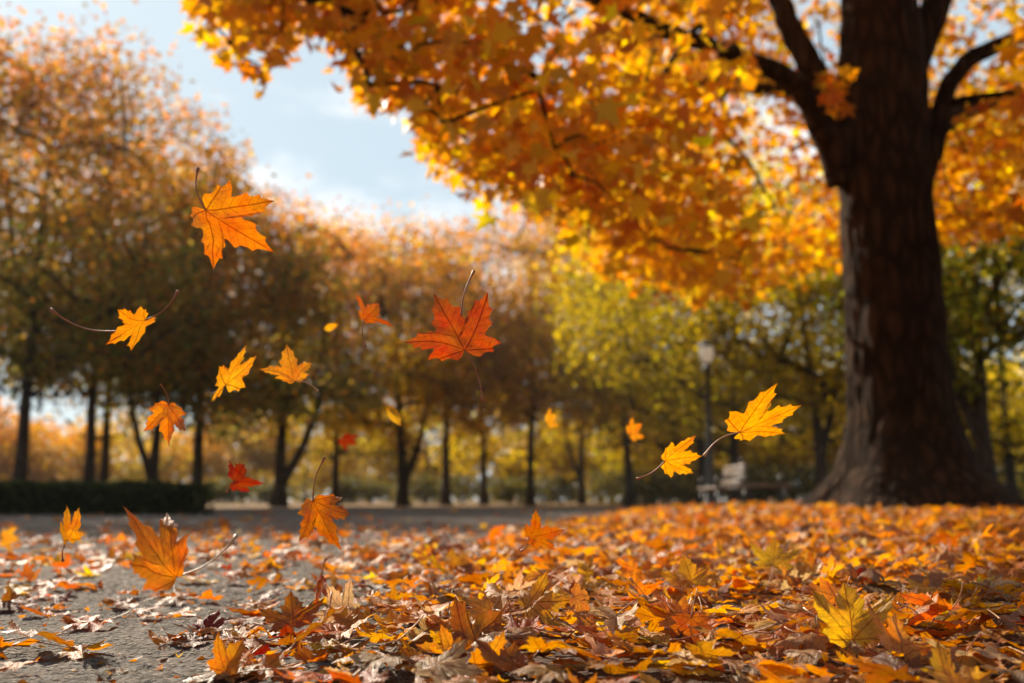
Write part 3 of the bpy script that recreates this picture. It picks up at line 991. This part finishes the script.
def bench(px, d, rz, length, label, back):
    X = at(px, 500, d).x
    z0 = float(mound(np.float64(X), np.float64(d)))
    t = thing("park_bench", (X, d, z0), label, 'bench', 'benches under the yellow green trees')
    t.rotation_euler = (0, 0, rz)
    m = MB()
    for k in range(5):
        m.box((0, -.19 + k * .095, .44 + .006 * abs(k - 2)), (length, .078, .035), 0, .006)
    obj("seat", m.mesh("seat", smooth_=False), M_WOOD, t)
    if back:
        m = MB()
        for k in range(4):
            m.box((0, .245 + k * .025, .55 + k * .095), (length, .03, .08), 0, .006)
        obj("backrest", m.mesh("backrest", smooth_=False), M_WOOD, t)
    for s in (-1, 1):
        m = MB()
        x = s * (length / 2 - .12)
        m.tube([(x, -.20, 0), (x, -.19, .24), (x, -.16, .415)], [.024, .02, .024], 8)
        m.tube([(x, .24, 0), (x, .21, .24), (x, .20, .415)] + ([(x, .275, .62), (x, .345, .86)] if back else []), .022, 8)
        m.box((x, 0.02, .405), (.04, .46, .03), 0, .004)
        obj("leg", m.mesh("leg"), M_IRON, t)
        m = MB()
        m.tube([(x, -.19, .43), (x, -.20, .60), (x, -.14, .645), (x, .12, .645), (x, .29, .635)] if back else
               [(x, -.19, .43), (x, -.19, .58), (x, -.12, .625), (x, .12, .625), (x, .19, .58), (x, .19, .43)], .018, 8)
        obj("armrest", m.mesh("armrest"), M_IRON, t)


bench(719, 18.6, math.radians(-85), 1.25, 'wooden park bench with slatted backrest, standing left of a backless one', True)
bench(765, 17.6, math.radians(-28), .85, 'backless wooden bench with iron armrests nearest the old maple', False)

# ------------------------------------------------------------------ maple leaves
HALF = [(0.0, 1.0), (.035, .91), (.085, .83), (.155, .815), (.145, .74), (.18, .66), (.265, .635), (.25, .56), (.225, .50),
        (.235, .455),
        (.30, .475), (.35, .535), (.405, .525), (.45, .56), (.52, .635), (.56, .60), (.635, .615), (.75, .66),
        (.70, .565), (.66, .49), (.695, .435), (.62, .395), (.575, .335), (.60, .275), (.51, .235), (.45, .20),
        (.40, .165),
        (.45, .125), (.515, .09), (.58, .0), (.485, -.01), (.43, -.03), (.405, -.105), (.31, -.085), (.25, -.10), (.175, -.15), (.10, -.115), (.04, -.05)]
HALF_LO = [(0.0, 1.0), (.11, .80), (.26, .63), (.235, .46), (.36, .525), (.52, .62), (.75, .66), (.69, .44), (.60, .28), (.40, .165), (.58, 0), (.405, -.105), (.175, -.15)]
CEN = np.array([0.0, .22])


def leaf_grid(half, rings, sub=0):
    out = list(half) + [(0.0, 0.0)] + [(-x, y) for x, y in half[:0:-1]]
    out = np.array(out)
    if sub:
        nx = np.roll(out, -1, axis=0)
        parts = [out + (nx - out) * (k / (sub + 1)) for k in range(sub + 1)]
        out = np.stack(parts, 1).reshape(-1, 2)
    P = [CEN[None]]
    for s in rings:
        P.append(CEN + (out - CEN) * s)
    P = np.concatenate(P)
    n = len(out)
    j = np.arange(n)
    T = np.stack([np.zeros(n, int), 1 + (j + 1) % n, 1 + j], -1)
    Q = [np.stack([1 + k * n + j, 1 + k * n + (j + 1) % n, 1 + (k + 1) * n + (j + 1) % n, 1 + (k + 1) * n + j], -1) for k in range(len(rings) - 1)]
    # both windings face +z
    return P, (np.concatenate(Q) if Q else np.zeros((0, 4), int)), T


def shape_leaf(P, rng, fold=.2, curl=0.0, roll=0.0, wave=.04, tipc=0.0, twist=0.0):
    """flat leaf -> bent leaf. curl: bend along the midrib (rad), roll: across it, tipc: lobe tips curl up"""
    x, y = P[:, 0].copy(), P[:, 1].copy()
    z = fold * np.abs(x) * (1 - .25 * np.abs(x))
    ph = rng.uniform(0, 6.28, 6)
    z += wave * (np.sin(x * 8 + ph[0]) * np.cos(y * 7 + ph[1]) + .6 * np.sin(x * 15 + ph[2] + y * 11 + ph[3]))
    r = np.hypot(x, y)
    z += tipc * np.clip(r - .45, 0, 1) ** 1.6 * (1 + .7 * np.sin(np.arctan2(x, y) * 2.2 + ph[4]))
    if abs(roll) > 1e-3:
        a = x * roll
        x, z = np.sin(a) / roll - z * np.sin(a), z * np.cos(a) + (1 - np.cos(a)) / roll
    if abs(curl) > 1e-3:
        a = y * curl
        y, z = np.sin(a) / curl - z * np.sin(a), z * np.cos(a) + (1 - np.cos(a)) / curl
    if twist:
        a = y * twist
        x, z = x * np.cos(a) - z * np.sin(a), x * np.sin(a) + z * np.cos(a)
    return np.stack([x, y, z], -1)


NAMED = {
    'crimson': (0.26, 0.036, 0.014), 'red-orange': (0.58, 0.16, 0.022), 'rust': (0.37, 0.135, 0.03), 'orange': (0.68, 0.26, 0.032),
    'amber': (0.73, 0.35, 0.045), 'golden': (0.78, 0.46, 0.06), 'tan': (0.58, 0.38, 0.19), 'brown': (0.21, 0.085, 0.03),
}


def set_color(o, c):
    o.color = (c[0], c[1], c[2], 1)


# ---- leaves in the air
HI_P, HI_Q, HI_T = leaf_grid(HALF, [.2, .4, .6, .8, 1.0], 1)
OVATE = [(0, 1), (.09, .86), (.19, .66), (.25, .45), (.24, .25), (.14, .08)]
OV_P, OV_Q, OV_T = leaf_grid(OVATE, [.5, 1.0], 1)

FALL = 'maple leaves falling through the air'


def falling(J, T, D, color, label, E=None, size=None, twist=0.0, tilt=0.0, fold=.2, curl=.3, roll=0., wave=.03, tipc=.1, flip=False,
            stalks=(), seed=0, pale=False, kind='falling_leaf', ovate=False, stalk_r=.0013):
    """J: pixel of the stalk joint, T: pixel of the middle tip, D: metres from the camera; tilt leans the tip away (+) or nearer (-)"""
    rng = np.random.default_rng(500 + seed)
    A, B = at(J[0], J[1], D), at(T[0], T[1], D)
    yv = (B - A)
    flat = yv.length
    L = size or flat
    yv.normalize()
    view = Vector((0, -CP, -SP))                    # towards the camera
    away = -view
    away = (away - yv * away.dot(yv)).normalized()
    if size and size > flat:                        # foreshortened: lean by the angle that gives this length
        lean = math.acos(flat / size) * (1 if tilt >= 0 else -1)
    else:
        lean = tilt
    y2 = (yv * math.cos(lean) + away * math.sin(lean)).normalized()
    nz = (-away * math.cos(lean) + yv * math.sin(lean)).normalized()   # faces the camera
    if flip: nz = -nz
    nz = Matrix.Rotation(twist, 3, y2) @ nz
    x2 = y2.cross(nz).normalized()
    Rm = Matrix((x2, y2, nz)).transposed()
    P, Q, Tt = (OV_P, OV_Q, OV_T) if ovate else (HI_P, HI_Q, HI_T)
    S = shape_leaf(P, rng, fold, curl, roll, wave, tipc) * L
    S -= S[np.argmin(np.hypot(P[:, 0], P[:, 1]))]
    root = thing(kind, A, label, 'leaf', FALL)
    root.rotation_euler = Rm.to_euler()
    bl = obj("blade", new_mesh("blade", S, [Q, Tt], None, P), M_LEAF_OBJ, root)
    set_color(bl, NAMED[color] if isinstance(color, str) else color)
    inv = Rm.transposed()
    for s in ([E] if E else []) + list(stalks):
        a, b = (J, s) if len(s) == 2 else (s[:2], s[2:])
        p0, p1 = at(a[0], a[1], D), at(b[0], b[1], D)
        dd = p1 - p0
        side = dd.cross(view).normalized() * dd.length * rng.choice([-1, 1]) * .10
        pts, rads = [], []
        for k in range(13):
            u = k / 12
            q = p0 + dd * u + side * math.sin(u * math.pi) * (1 if u < 1 else 0)
            pts.append(inv @ (q - A)); rads.append(stalk_r * (1.0 - .35 * math.sin(u * math.pi)) * (1.0 + 1.1 * max(0, u - .88) / .12))
        m = MB(); m.tube([tuple(p) for p in pts], rads, 8)
        obj("stalk", m.mesh("stalk"), M_STALKP if pale else M_STALK, root)
    return root


R_ = math.radians
REF = np.array([(0, 0), (0, 1), (.75, .66), (-.75, .66), (.58, 0), (-.58, 0)], float)


def tps(src, dst, P):
    """thin-plate bend of the flat leaf so that its joint and five lobe tips come to rest at dst"""
    k = len(src)
    U = lambda r2: np.where(r2 > 1e-12, r2 * np.log(np.maximum(r2, 1e-12)), 0)
    K = U(((src[:, None] - src[None]) ** 2).sum(-1)) + np.eye(k) * .02
    Pm = np.concatenate([np.ones((k, 1)), src], 1)
    A = np.block([[K, Pm], [Pm.T, np.zeros((3, 3))]])
    w = np.linalg.solve(A, np.concatenate([dst, np.zeros((3, dst.shape[1]))]))
    return U(((P[:, None] - src[None]) ** 2).sum(-1)) @ w[:k] + np.concatenate([np.ones((len(P), 1)), P], 1) @ w[k:]


def drift(J, tips, D, L, color, label, stalks=(), sign=(1, 1, -1, 1, -1), wave=.042, fold=.17, tipc=.13, seed=0, pale=False, stalk_r=.0014):
    """a leaf in the air: J joint and lobe tips (middle, right, left, base right, base left) as seen; L its full length in the same units.
    What a lobe lacks in seen length it has in depth, so the leaf keeps its real size."""
    rng = np.random.default_rng(700 + seed)
    A = at(J[0], J[1], D)
    dst = [np.array(A)]
    for k, t in enumerate(tips):
        seen = math.hypot(t[0] - J[0], t[1] - J[1])
        full = L * np.hypot(*REF[k + 1])
        off = math.sqrt(max(0.0, full ** 2 - seen ** 2)) * sign[k] * .8
        dst.append(np.array(at(t[0], t[1], D + off * D / F_PX)))
    dst = np.array(dst)
    S = tps(REF, dst, HI_P)
    Lm = L * D / F_PX
    X_, Y_ = HI_P[:, 0], HI_P[:, 1]
    ph = rng.uniform(0, 6.28, 6)
    r = np.hypot(X_, Y_)
    w = wave * (np.sin(X_ * 9 + ph[0]) * np.cos(Y_ * 8 + ph[1]) + .5 * np.sin(X_ * 17 + ph[2] + Y_ * 13 + ph[3]))
    crease = np.minimum.reduce([np.abs(X_ * math.cos(R_(g)) - Y_ * math.sin(R_(g))) + 9 * ((X_ * math.sin(R_(g)) + Y_ * math.cos(R_(g))) < 0) for g, _ in LOBES])
    w = w + fold * np.minimum(crease, .3) * 1.2 + tipc * np.clip(r - .5, 0, 1) * np.sin(np.arctan2(X_, Y_) * 2.3 + ph[4])
    S = S + (w * Lm)[:, None] * np.array([0, -CP, -SP]) - np.array(A)
    S -= S[np.argmin(r)]
    root = thing('falling_leaf', A, label, 'leaf', FALL)
    bl = obj("blade", new_mesh("blade", S, [HI_Q, HI_T], None, HI_P), M_LEAF_OBJ, root)
    set_color(bl, NAMED[color] if isinstance(color, str) else color)
    for st in stalks:
        a, b = (J, st) if len(st) == 2 else (st[:2], st[2:])
        p0, p1 = at(a[0], a[1], D), at(b[0], b[1], D - .012 * rng.normal(0, 1))
        dd = p1 - p0
        side = dd.cross(Vector((0, -CP, -SP))).normalized() * dd.length * rng.choice([-1, 1]) * rng.uniform(.06, .13)
        pts, rads = [], []
        for k in range(15):
            u = k / 14
            pts.append(p0 + dd * u + side * math.sin(u * math.pi) - A)
            rads.append(stalk_r * (1.15 - .35 * math.sin(min(1, u * 1.1) * math.pi)) * (1.0 + 1.0 * max(0, u - .86) / .14))
        m = MB(); m.tube([tuple(p) for p in pts], rads, 8)
        obj("stalk", m.mesh("stalk"), M_STALKP if pale else M_STALK, root)
    return root


drift((206, 210), [(274, 252), (216, 270), (275, 201), (192, 225), (233, 181)], 1.60, 82, (0.72, 0.22, 0.018), 'large orange maple leaf drifting highest in the air, left of the white cloud', [(198, 168)], seed=1)
drift((145, 320), [(104, 345), (116, 309), (132, 351), (141, 306), (156, 321)], 1.75, 56, (0.74, 0.28, 0.025), 'amber leaf with two long stalks, floating below the highest orange leaf', [(178, 291), (120, 331, 50, 309)], seed=2, sign=(-1, -1, 1, -1, 1))
drift((168.5, 405), [(169, 447), (143, 432), (187, 431), (149, 408), (187, 414)], 1.9, 45, (0.72, 0.21, 0.02), 'small orange leaf hanging tip down under an upright curved stalk', [(160, 384)], seed=3)
drift((226, 385), [(247, 345), (256, 355), (219, 366), (246, 388), (211, 402)], 1.9, 48, (0.74, 0.33, 0.05), 'narrow golden leaf seen nearly edge on with a pale lower half', [(214, 394)], seed=4, pale=True, fold=.2)
drift((295, 381), [(286, 343), (312, 363), (260, 369), (310, 374), (275, 378)], 2.1, 43, (0.74, 0.29, 0.03), 'amber leaf with lobes upward and its grey stalk pointing lower right', [(318, 391)], seed=5, pale=True)
falling((324, 329), (335, 323), 3.0, 'amber', 'tiny blurred amber leaf left of the folded rust leaf', None, size=.05, twist=R_(40), seed=6, ovate=True)
drift((364, 320), [(380, 303), (395, 327), (355.5, 292), (377, 324), (358, 311)], 1.95, 35, (0.42, 0.10, 0.018), 'rust leaf folded in half with its stalk hanging straight down', [(365.5, 347)], seed=7, fold=.3)
falling((388, 406), (404, 426), 2.6, (0.78, 0.42, 0.05), 'smooth oval golden leaf falling left of the middle', (384, 404), seed=8, ovate=True, twist=R_(20), pale=True)
falling((343, 438), (356, 444), 3.2, (0.22, 0.03, 0.01), 'tiny blurred dark red leaf above the brown hanging leaf', (349, 436), size=.055, seed=9, twist=R_(35))
drift((464.5, 350), [(433, 293), (488, 292), (404.5, 342), (501, 343), (428, 360)], 1.75, 68, (0.40, 0.075, 0.014), 'big deep red maple leaf in the middle of the air with stalks above and below', [(483, 402), (461, 316, 474, 271)], seed=10)
drift((234, 481), [(266, 483), (250, 492), (244, 464), (232, 491), (229, 459)], 2.05, 36, (0.24, 0.034, 0.012), 'crimson leaf tumbling low in front of the hedge end', [(227, 492)], seed=11, fold=.25)
drift((313, 501), [(341, 552), (299, 542), (352, 514), (298, 513), (343, 497)], 1.8, 60, (0.50, 0.15, 0.018), 'brownish orange leaf hanging from a long upright stalk above the path', [(325, 457)], seed=12)
drift((176, 577), [(122, 504), (167, 512), (134, 560), (190, 532), (145, 588)], 1.45, 93, (0.74, 0.23, 0.02), 'largest bright orange leaf skimming low over the bare path', [(237, 535)], seed=13, pale=True, tipc=.14)
drift((67.5, 540), [(68, 503), (79, 507), (60, 522), (86, 534), (62, 537)], 1.95, 39, (0.74, 0.29, 0.025), 'small amber leaf standing upright in the air at the far left', [(63, 561)], seed=14)
drift((322, 577), [(315, 607), (313, 592), (328, 599), (316, 582), (327, 585)], 1.95, 36, (0.55, 0.12, 0.018), 'folded red orange leaf dangling just above the ground below the brownish one', [(326, 559)], seed=15, fold=.3)
drift((529, 538), [(566, 530), (556, 549), (536, 509), (538, 550), (525, 523)], 2.2, 41, (0.42, 0.125, 0.02), 'crumpled rust leaf hovering low over the middle of the leaf carpet', [(521, 551)], seed=16, wave=.06, fold=.2)
drift((740, 432), [(803, 405), (786, 434), (776, 382), (749, 441), (728, 411)], 1.7, 69, (0.76, 0.33, 0.035), 'large golden leaf whose pale stalk reaches a smaller golden leaf', [(704, 456)], seed=17, pale=True)
drift((665, 461), [(703, 456), (695, 474), (697, 435), (671, 478), (672, 442)], 1.8, 41, (0.78, 0.35, 0.035), 'smaller golden leaf at the stalk end of the large golden one', [(637, 479)], seed=18)
falling((630, 434), (642, 423), 3.3, 'orange', 'tiny blurred orange leaf left of the lamp post', None, size=.06, seed=19, twist=R_(20))
falling((547, 422), (557, 414), 3.6, 'amber', 'tiny blurred amber leaf in front of the far yellow trees', None, size=.055, seed=20, twist=R_(20))

# ---- leaves on the ground
MID_P, MID_Q, MID_T = leaf_grid(HALF, [.33, .66, 1.0], 0)
LOW_P, LOW_Q, LOW_T = leaf_grid(HALF_LO, [.5, 1.0], 0)


def variant(P, rng, strong):
    k = rng.random()
    return shape_leaf(P, rng, fold=rng.normal(.15, .25) * strong, curl=rng.normal(.3, .75) * strong, roll=rng.normal(.3, .8) * strong,
                      wave=rng.uniform(.02, .06), tipc=rng.normal(.25, .35) * strong, twist=rng.normal(0, .4) * strong)


vr = np.random.default_rng(21)
VAR_MID = [variant(MID_P, vr, .62) for _ in range(16)]
VAR_LOW = [variant(LOW_P, vr, .70) for _ in range(24)]
COLS = np.array([NAMED[k] for k in NAMED])
CN = list(NAMED)
PROB_CARPET = np.array([.008, .07, .17, .36, .24, .045, .055, .052])
PROB_PATH = np.array([.05, .22, .25, .26, .08, .03, .05, .06])


def scatter():
    rng = np.random.default_rng(33)
    out = []
    def fill(x0, x1, y0, y1, dens, smin, smax):
        n = int((x1 - x0) * (y1 - y0) * dens)
        x, y = rng.uniform(x0, x1, n), rng.uniform(y0, y1, n)
        e = x - carpet_edge(y)
        wob = .22 * (vnoise(x * 1.6 + 30, y * 1.6 + 5, 6) - .5)
        f = 1 / (1 + np.exp(-(e + wob) / .10))
        onpath = np.clip(.06 + .13 * np.exp(np.minimum(e, 0) / .20) + .20 * np.clip((y - 2.2) / 2.0, 0, 1) * np.clip((9.5 - y) / 3.5, .06, 1) * np.exp(np.minimum(e, 0) / 2.0), 0, 1)
        shade_far = np.where((y > 11) & (e < -.6), .45, 1.0)
        onpath = onpath * np.clip((11 - y) / 3, .25, 1)
        p = np.maximum(f, onpath * shade_far)
        patch = .55 + .9 * vnoise(x * 2.3 + 11, y * 2.3 + 40, 12)
        keep = rng.random(n) < p * np.where(f > .5, 1, patch)
        keep &= np.hypot(x - TREE_X, y - TREE_Y) > .95
        s = rng.uniform(smin, smax, keep.sum()) * rng.choice([.75, 1, 1.12], keep.sum())
        out.append(np.stack([x[keep], y[keep], s, f[keep]], -1))
    fill(-2.2, 4.2, 1.16, 5.0, 380, .046, .082)
    fill(-5.5, 7.5, 5.0, 10.0, 240, .052, .088)
    fill(-9.0, 13.0, 10.0, 17.0, 130, .065, .105)
    fill(-6.0, 17.0, 17.0, 27.0, 45, .10, .16)
    fill(-1.2, 1.6, -.8, .7, 90, .055, .092)
    return np.concatenate(out)


LV = scatter()
rng = np.random.default_rng(41)
nL = len(LV)
x, y, s, f = LV.T
tilt = np.abs(rng.normal(0, 1, nL)) * np.where(f > .5, .27, .13)
up = rng.random(nL) < np.where(f > .5, .03, .02)
tilt = np.where(up, rng.uniform(.8, 1.4, nL), np.minimum(tilt, 1.0))
tilt *= np.clip((y - 1.2) / .4, .15, 1)
az = rng.uniform(0, 6.28, nL)
nrm = np.stack([np.sin(tilt) * np.cos(az), np.sin(tilt) * np.sin(az), np.cos(tilt)], -1)
nrm[rng.random(nL) < .35] *= -1                       # some lie face down
FR = rot_from(nrm, rng.uniform(0, 6.28, nL))
ci = np.where(f > .5, rng.choice(8, nL, p=PROB_CARPET), rng.choice(8, nL, p=PROB_PATH))
col = COLS[ci] * np.exp(rng.normal(0, .14, nL))[:, None]
col[:, 1] *= np.exp(rng.normal(0, .08, nL))
col = np.clip(col, .005, .9)
layer = np.where(f > .5, rng.random(nL) ** 1.4 * .038 * np.clip((x - carpet_edge(y) + .35) / .6, .2, 1), rng.random(nL) * .006) + .009
low_ = np.clip((y - 1.25) / .35, 0.12, 1)                # close under the lens the leaves lie flat
layer *= low_
gz = mound(x, y)
px, py, dep = proj(np.stack([x, y, gz + .02], -1))
inframe = (px > 4) & (px < 1020) & (py < 678) & (y > 0)
show = s / np.maximum(dep, .3) * (.5 + .5 * rng.random(nL)) * inframe
N_ONE = 270
order = np.argsort(-show)
one = order[:N_ONE]
is_one = np.zeros(nL, bool); is_one[one] = True

# the mass of the litter
def litter(idx, P, Q, T, VARS, name):
    Vs, Qs, Ts, Cs, Us = [], [], [], [], []
    n0 = 0
    which = rng.integers(0, len(VARS), len(idx))
    for k, S in enumerate(VARS):
        ii = idx[which == k]
        if not len(ii): continue
        L = S - np.array([0, .4, 0])
        Vv = np.einsum('kij,vj->kvi', FR[ii], L) * s[ii][:, None, None]
        Vv[..., 2] -= Vv[..., 2].min(axis=1, keepdims=True)
        Vv[..., 2] += (gz[ii] + layer[ii])[:, None]
        Vv[..., 0] += x[ii][:, None]; Vv[..., 1] += y[ii][:, None]
        nv = len(S)
        off = n0 + (np.arange(len(ii)) * nv)[:, None, None]
        Vs.append(Vv.reshape(-1, 3)); Qs.append((Q[None] + off).reshape(-1, 4)); Ts.append((T[None] + off).reshape(-1, 3))
        Cs.append(np.repeat(col[ii], nv, axis=0)); Us.append(np.tile(P, (len(ii), 1)))
        n0 += nv * len(ii)
    return np.concatenate(Vs), np.concatenate(Qs), np.concatenate(Ts), np.concatenate(Cs), np.concatenate(Us)


rest = np.where(~is_one)[0]
near, farr = rest[y[rest] < 3.2], rest[y[rest] >= 3.2]
A_ = litter(near, MID_P, MID_Q, MID_T, VAR_MID, 'n')
B_ = litter(farr, LOW_P, LOW_Q, LOW_T, VAR_LOW, 'f')
o_ = len(A_[0])
me = new_mesh("leaf_litter", np.concatenate([A_[0], B_[0]]), [np.concatenate([A_[1], B_[1] + o_]), np.concatenate([A_[2], B_[2] + o_])],
              np.concatenate([A_[3], B_[3]]), np.concatenate([A_[4], B_[4]]))
lit = obj("leaf_litter", me, M_LEAF_LIT)
tag(lit, 'thick carpet of fallen orange and brown maple leaves', 'leaf litter', None, 'stuff')
print("litter leaves", nL, "verts", len(me.vertices))

# torn scraps and crumbs of leaf, too many and too small to count
rc = np.random.default_rng(61)
nf = 5200
cx_, cy_ = rc.uniform(-2.4, 1.6, nf), 1.3 + rc.random(nf) ** 1.3 * 4.5
k_ = (cx_ < carpet_edge(cy_) + .5) & (rc.random(nf) < np.clip(.35 + np.exp(np.minimum(cx_ - carpet_edge(cy_), 0) / .6), 0, 1))
cx_, cy_ = cx_[k_], cy_[k_]; nf = len(cx_)
Vc, Qc, cc_ = kite_leaves(np.stack([cx_, cy_, mound(cx_, cy_) + rc.uniform(.010, .016, nf)], -1), rc.uniform(.005, .026, nf),
                          rot_from(rc.normal(0, .28, (nf, 3)) + np.array([0, 0, 1]), rc.uniform(0, 6.28, nf)), rc.normal(0, .6, nf),
                          COLS[rc.choice(8, nf, p=PROB_PATH)] * rc.uniform(.4, 1, nf)[:, None])
crumbs = obj("leaf_crumbs", new_mesh("leaf_crumbs", Vc, [Qc], cc_, None, False), M_CROWN)
tag(crumbs, 'scattered brown crumbs and torn scraps of leaf on the path', 'leaf scraps', None, 'stuff')

# single leaves lying on top: blade and stalk, copied from a few shapes
stalk_var = []
proto = []
for k in range(16):
    S = VAR_MID[k]
    L = S - np.array([0, .4, 0])
    bm_ = new_mesh("blade", L, [MID_Q, MID_T], None, MID_P)
    bm_.materials.append(M_LEAF_OBJ)
    j0 = L[np.argmin(np.hypot(MID_P[:, 0], MID_P[:, 1]))]
    d_ = np.array([vr.normal(0, .3), -1, vr.normal(.1, .3)]); d_ /= np.linalg.norm(d_)
    ln = vr.uniform(.5, .95)
    t_ = np.linspace(0, 1, 7)[:, None]
    pts = j0 + d_ * t_ * ln + np.array([vr.normal(0, .15), 0, vr.normal(0, .1)]) * t_ ** 2
    m = MB(); m.tube(pts, [.017, .014, .013, .012, .013, .015, .022], 6)
    sm_ = m.mesh("stalk")
    sm_.materials.append(M_STALK if k % 3 else M_STALKP)
    proto.append((bm_, sm_, np.concatenate([L, pts])))

ORD = ['first', 'second', 'third', 'fourth', 'fifth', 'sixth', 'seventh', 'eighth', 'ninth', 'tenth', 'eleventh', 'twelfth', 'thirteenth',
       'fourteenth', 'fifteenth', 'sixteenth', 'seventeenth', 'eighteenth', 'nineteenth', 'twentieth']


def zone_of(i):
    bare = f[i] < .5
    row = 'nearest' if py[i] > 640 else ('middle' if py[i] > 605 else 'farther')
    if bare:
        return 'on bare %s pavement' % {'nearest': 'foreground', 'middle': 'middle', 'farther': 'farther'}[row]
    side = 'left' if px[i] < 512 else ('central' if px[i] < 770 else 'right')
    return 'in the %s %s carpet' % (row, side)


# a few leaves the photo singles out: pixel, colour, standing tilt, size
HERO = [((852, 655), 'golden', 1.15, .092, 'big upright golden yellow leaf standing above the near right leaf carpet', math.pi, 1.54),
        ((795, 660), 'red-orange', .25, .095, 'broad red orange leaf lying left of the big upright golden leaf', 2.2, 1.56),
        ((776, 596), 'golden', .95, .085, 'golden yellow leaf standing on edge farther back in the right carpet', 3.0, 2.55),
        ((392, 646), 'amber', .45, .058, 'bright amber leaf propped up at the carpet edge near the bottom', 3.3, 1.85),
        ((338, 638), 'amber', .4, .06, 'amber leaf slanting at the carpet edge left of the bright propped one', 2.6, 1.95),
        ((292, 635), 'rust', .65, .085, 'rust brown leaf heaped at the pavement edge of the carpet', 3.5, 1.98),
        ((232, 676), 'orange', 1.1, .058, 'narrow orange leaf standing on edge at the very bottom of the pavement', 2.9, 1.52),
        ((268, 668), 'orange', .25, .075, 'broad orange leaf beside the narrow standing one at the bottom', 4.4, 1.55),
        ((545, 640), 'amber', .55, .09, 'broad amber leaf tilted up in the near middle of the carpet', 1.9, 1.9),
        ((482, 668), 'rust', .6, .095, 'dark rusty leaf curled on the carpet near the bottom middle', 2.7, 1.62),
        ((690, 610), 'amber', .6, .085, 'amber leaf tilted toward the camera left of the standing golden one', 3.4, 2.35),
        ((83, 630), 'red-orange', .22, .085, 'red orange leaf with raised lobes on the left pavement', 1.0, 2.05),
        ((212, 636), 'crimson', .35, .07, 'crimson leaf curled up alone on the middle of the bare pavement', 2.0, 1.98),
        ((118, 604), 'rust', .2, .085, 'rust leaf lying flat on pavement under the largest flying leaf', .6, 2.5),
        ((262, 608), 'orange', .3, .07, 'small orange leaf alone on pavement right of the largest flying leaf', 3.9, 2.42)]
FG = 'maple leaves lying on the ground'


def lay(kind_, shape, cc, R3, size, pos, label):
    root = thing(kind_, pos, label, 'leaf', FG)
    R = Matrix([list(r) for r in R3])
    root.rotation_euler = R.to_euler()
    root.scale = (size,) * 3
    b = bpy.data.objects.new("blade", shape[0]); COL.objects.link(b); b.parent = root; set_color(b, cc)
    q = bpy.data.objects.new("stalk", shape[1]); COL.objects.link(q); q.parent = root
    return root


def rest_z(R3, shape, size):
    return -(shape[2] @ np.asarray(R3).T)[:, 2].min() * size


for k, (p_, cn_, tl, sz, lab, sp_, Yd) in enumerate(HERO):
    sh = proto[(k * 5 + 2) % 16]
    nv = np.array([[math.sin(tl) * -.15, -math.sin(tl), math.cos(tl)]])
    R3 = rot_from(nv, np.array([sp_ - math.pi]))[0]
    X = at(p_[0], p_[1], Yd).x
    z = float(mound(np.float64(X), np.float64(Yd))) + (.03 if X > carpet_edge(Yd) else .010)
    lay("fallen_leaf", sh, NAMED[cn_], R3, sz, (X, Yd, z + rest_z(R3, sh, sz)), lab)

buckets = {}
for i in one:
    buckets.setdefault((CN[ci[i]], zone_of(i)), []).append(i)
for (cn_, zn), ids in buckets.items():
    ids.sort(key=lambda i: px[i])
    for r_, i in enumerate(ids):
        sh = proto[int(i) % 16]
        sz = s[i] * 1.0
        z = gz[i] + max(layer[i], .02 if f[i] > .5 else .004) + rest_z(FR[i], sh, sz)
        st = 'standing ' if up[i] else ('tilted ' if tilt[i] > .45 else '')
        if len(ids) == 1: lab = f'{st}{cn_} maple leaf {zn}, the only {cn_} one there'
        elif r_ == len(ids) - 1: lab = f'{st}{cn_} maple leaf {zn}, rightmost {cn_} one there'
        else: lab = f'{st}{cn_} maple leaf {zn}, {ORD[min(r_, 19)]} {cn_} one from left'
        lay("fallen_leaf", sh, col[i], FR[i], sz, (x[i], y[i], z), lab)


def haze():
    m, t, out = new_mat("autumn_haze")
    v = t.nodes.new('ShaderNodeVolumePrincipled')
    v.inputs['Color'].default_value = (0.92, 0.93, 0.95, 1)
    v.inputs['Density'].default_value = HAZE
    v.inputs['Anisotropy'].default_value = 0.3
    t.links.new(v.outputs[0], out.inputs['Volume'])
    b = MB(); b.box((0, 640, 11), (1900, 1920, 24))
    o = obj("haze", b.mesh("haze", smooth_=False), m)
    tag(o, 'thin pale haze in the autumn air', 'haze', None, 'stuff')


HAZE = 0.0003
haze()
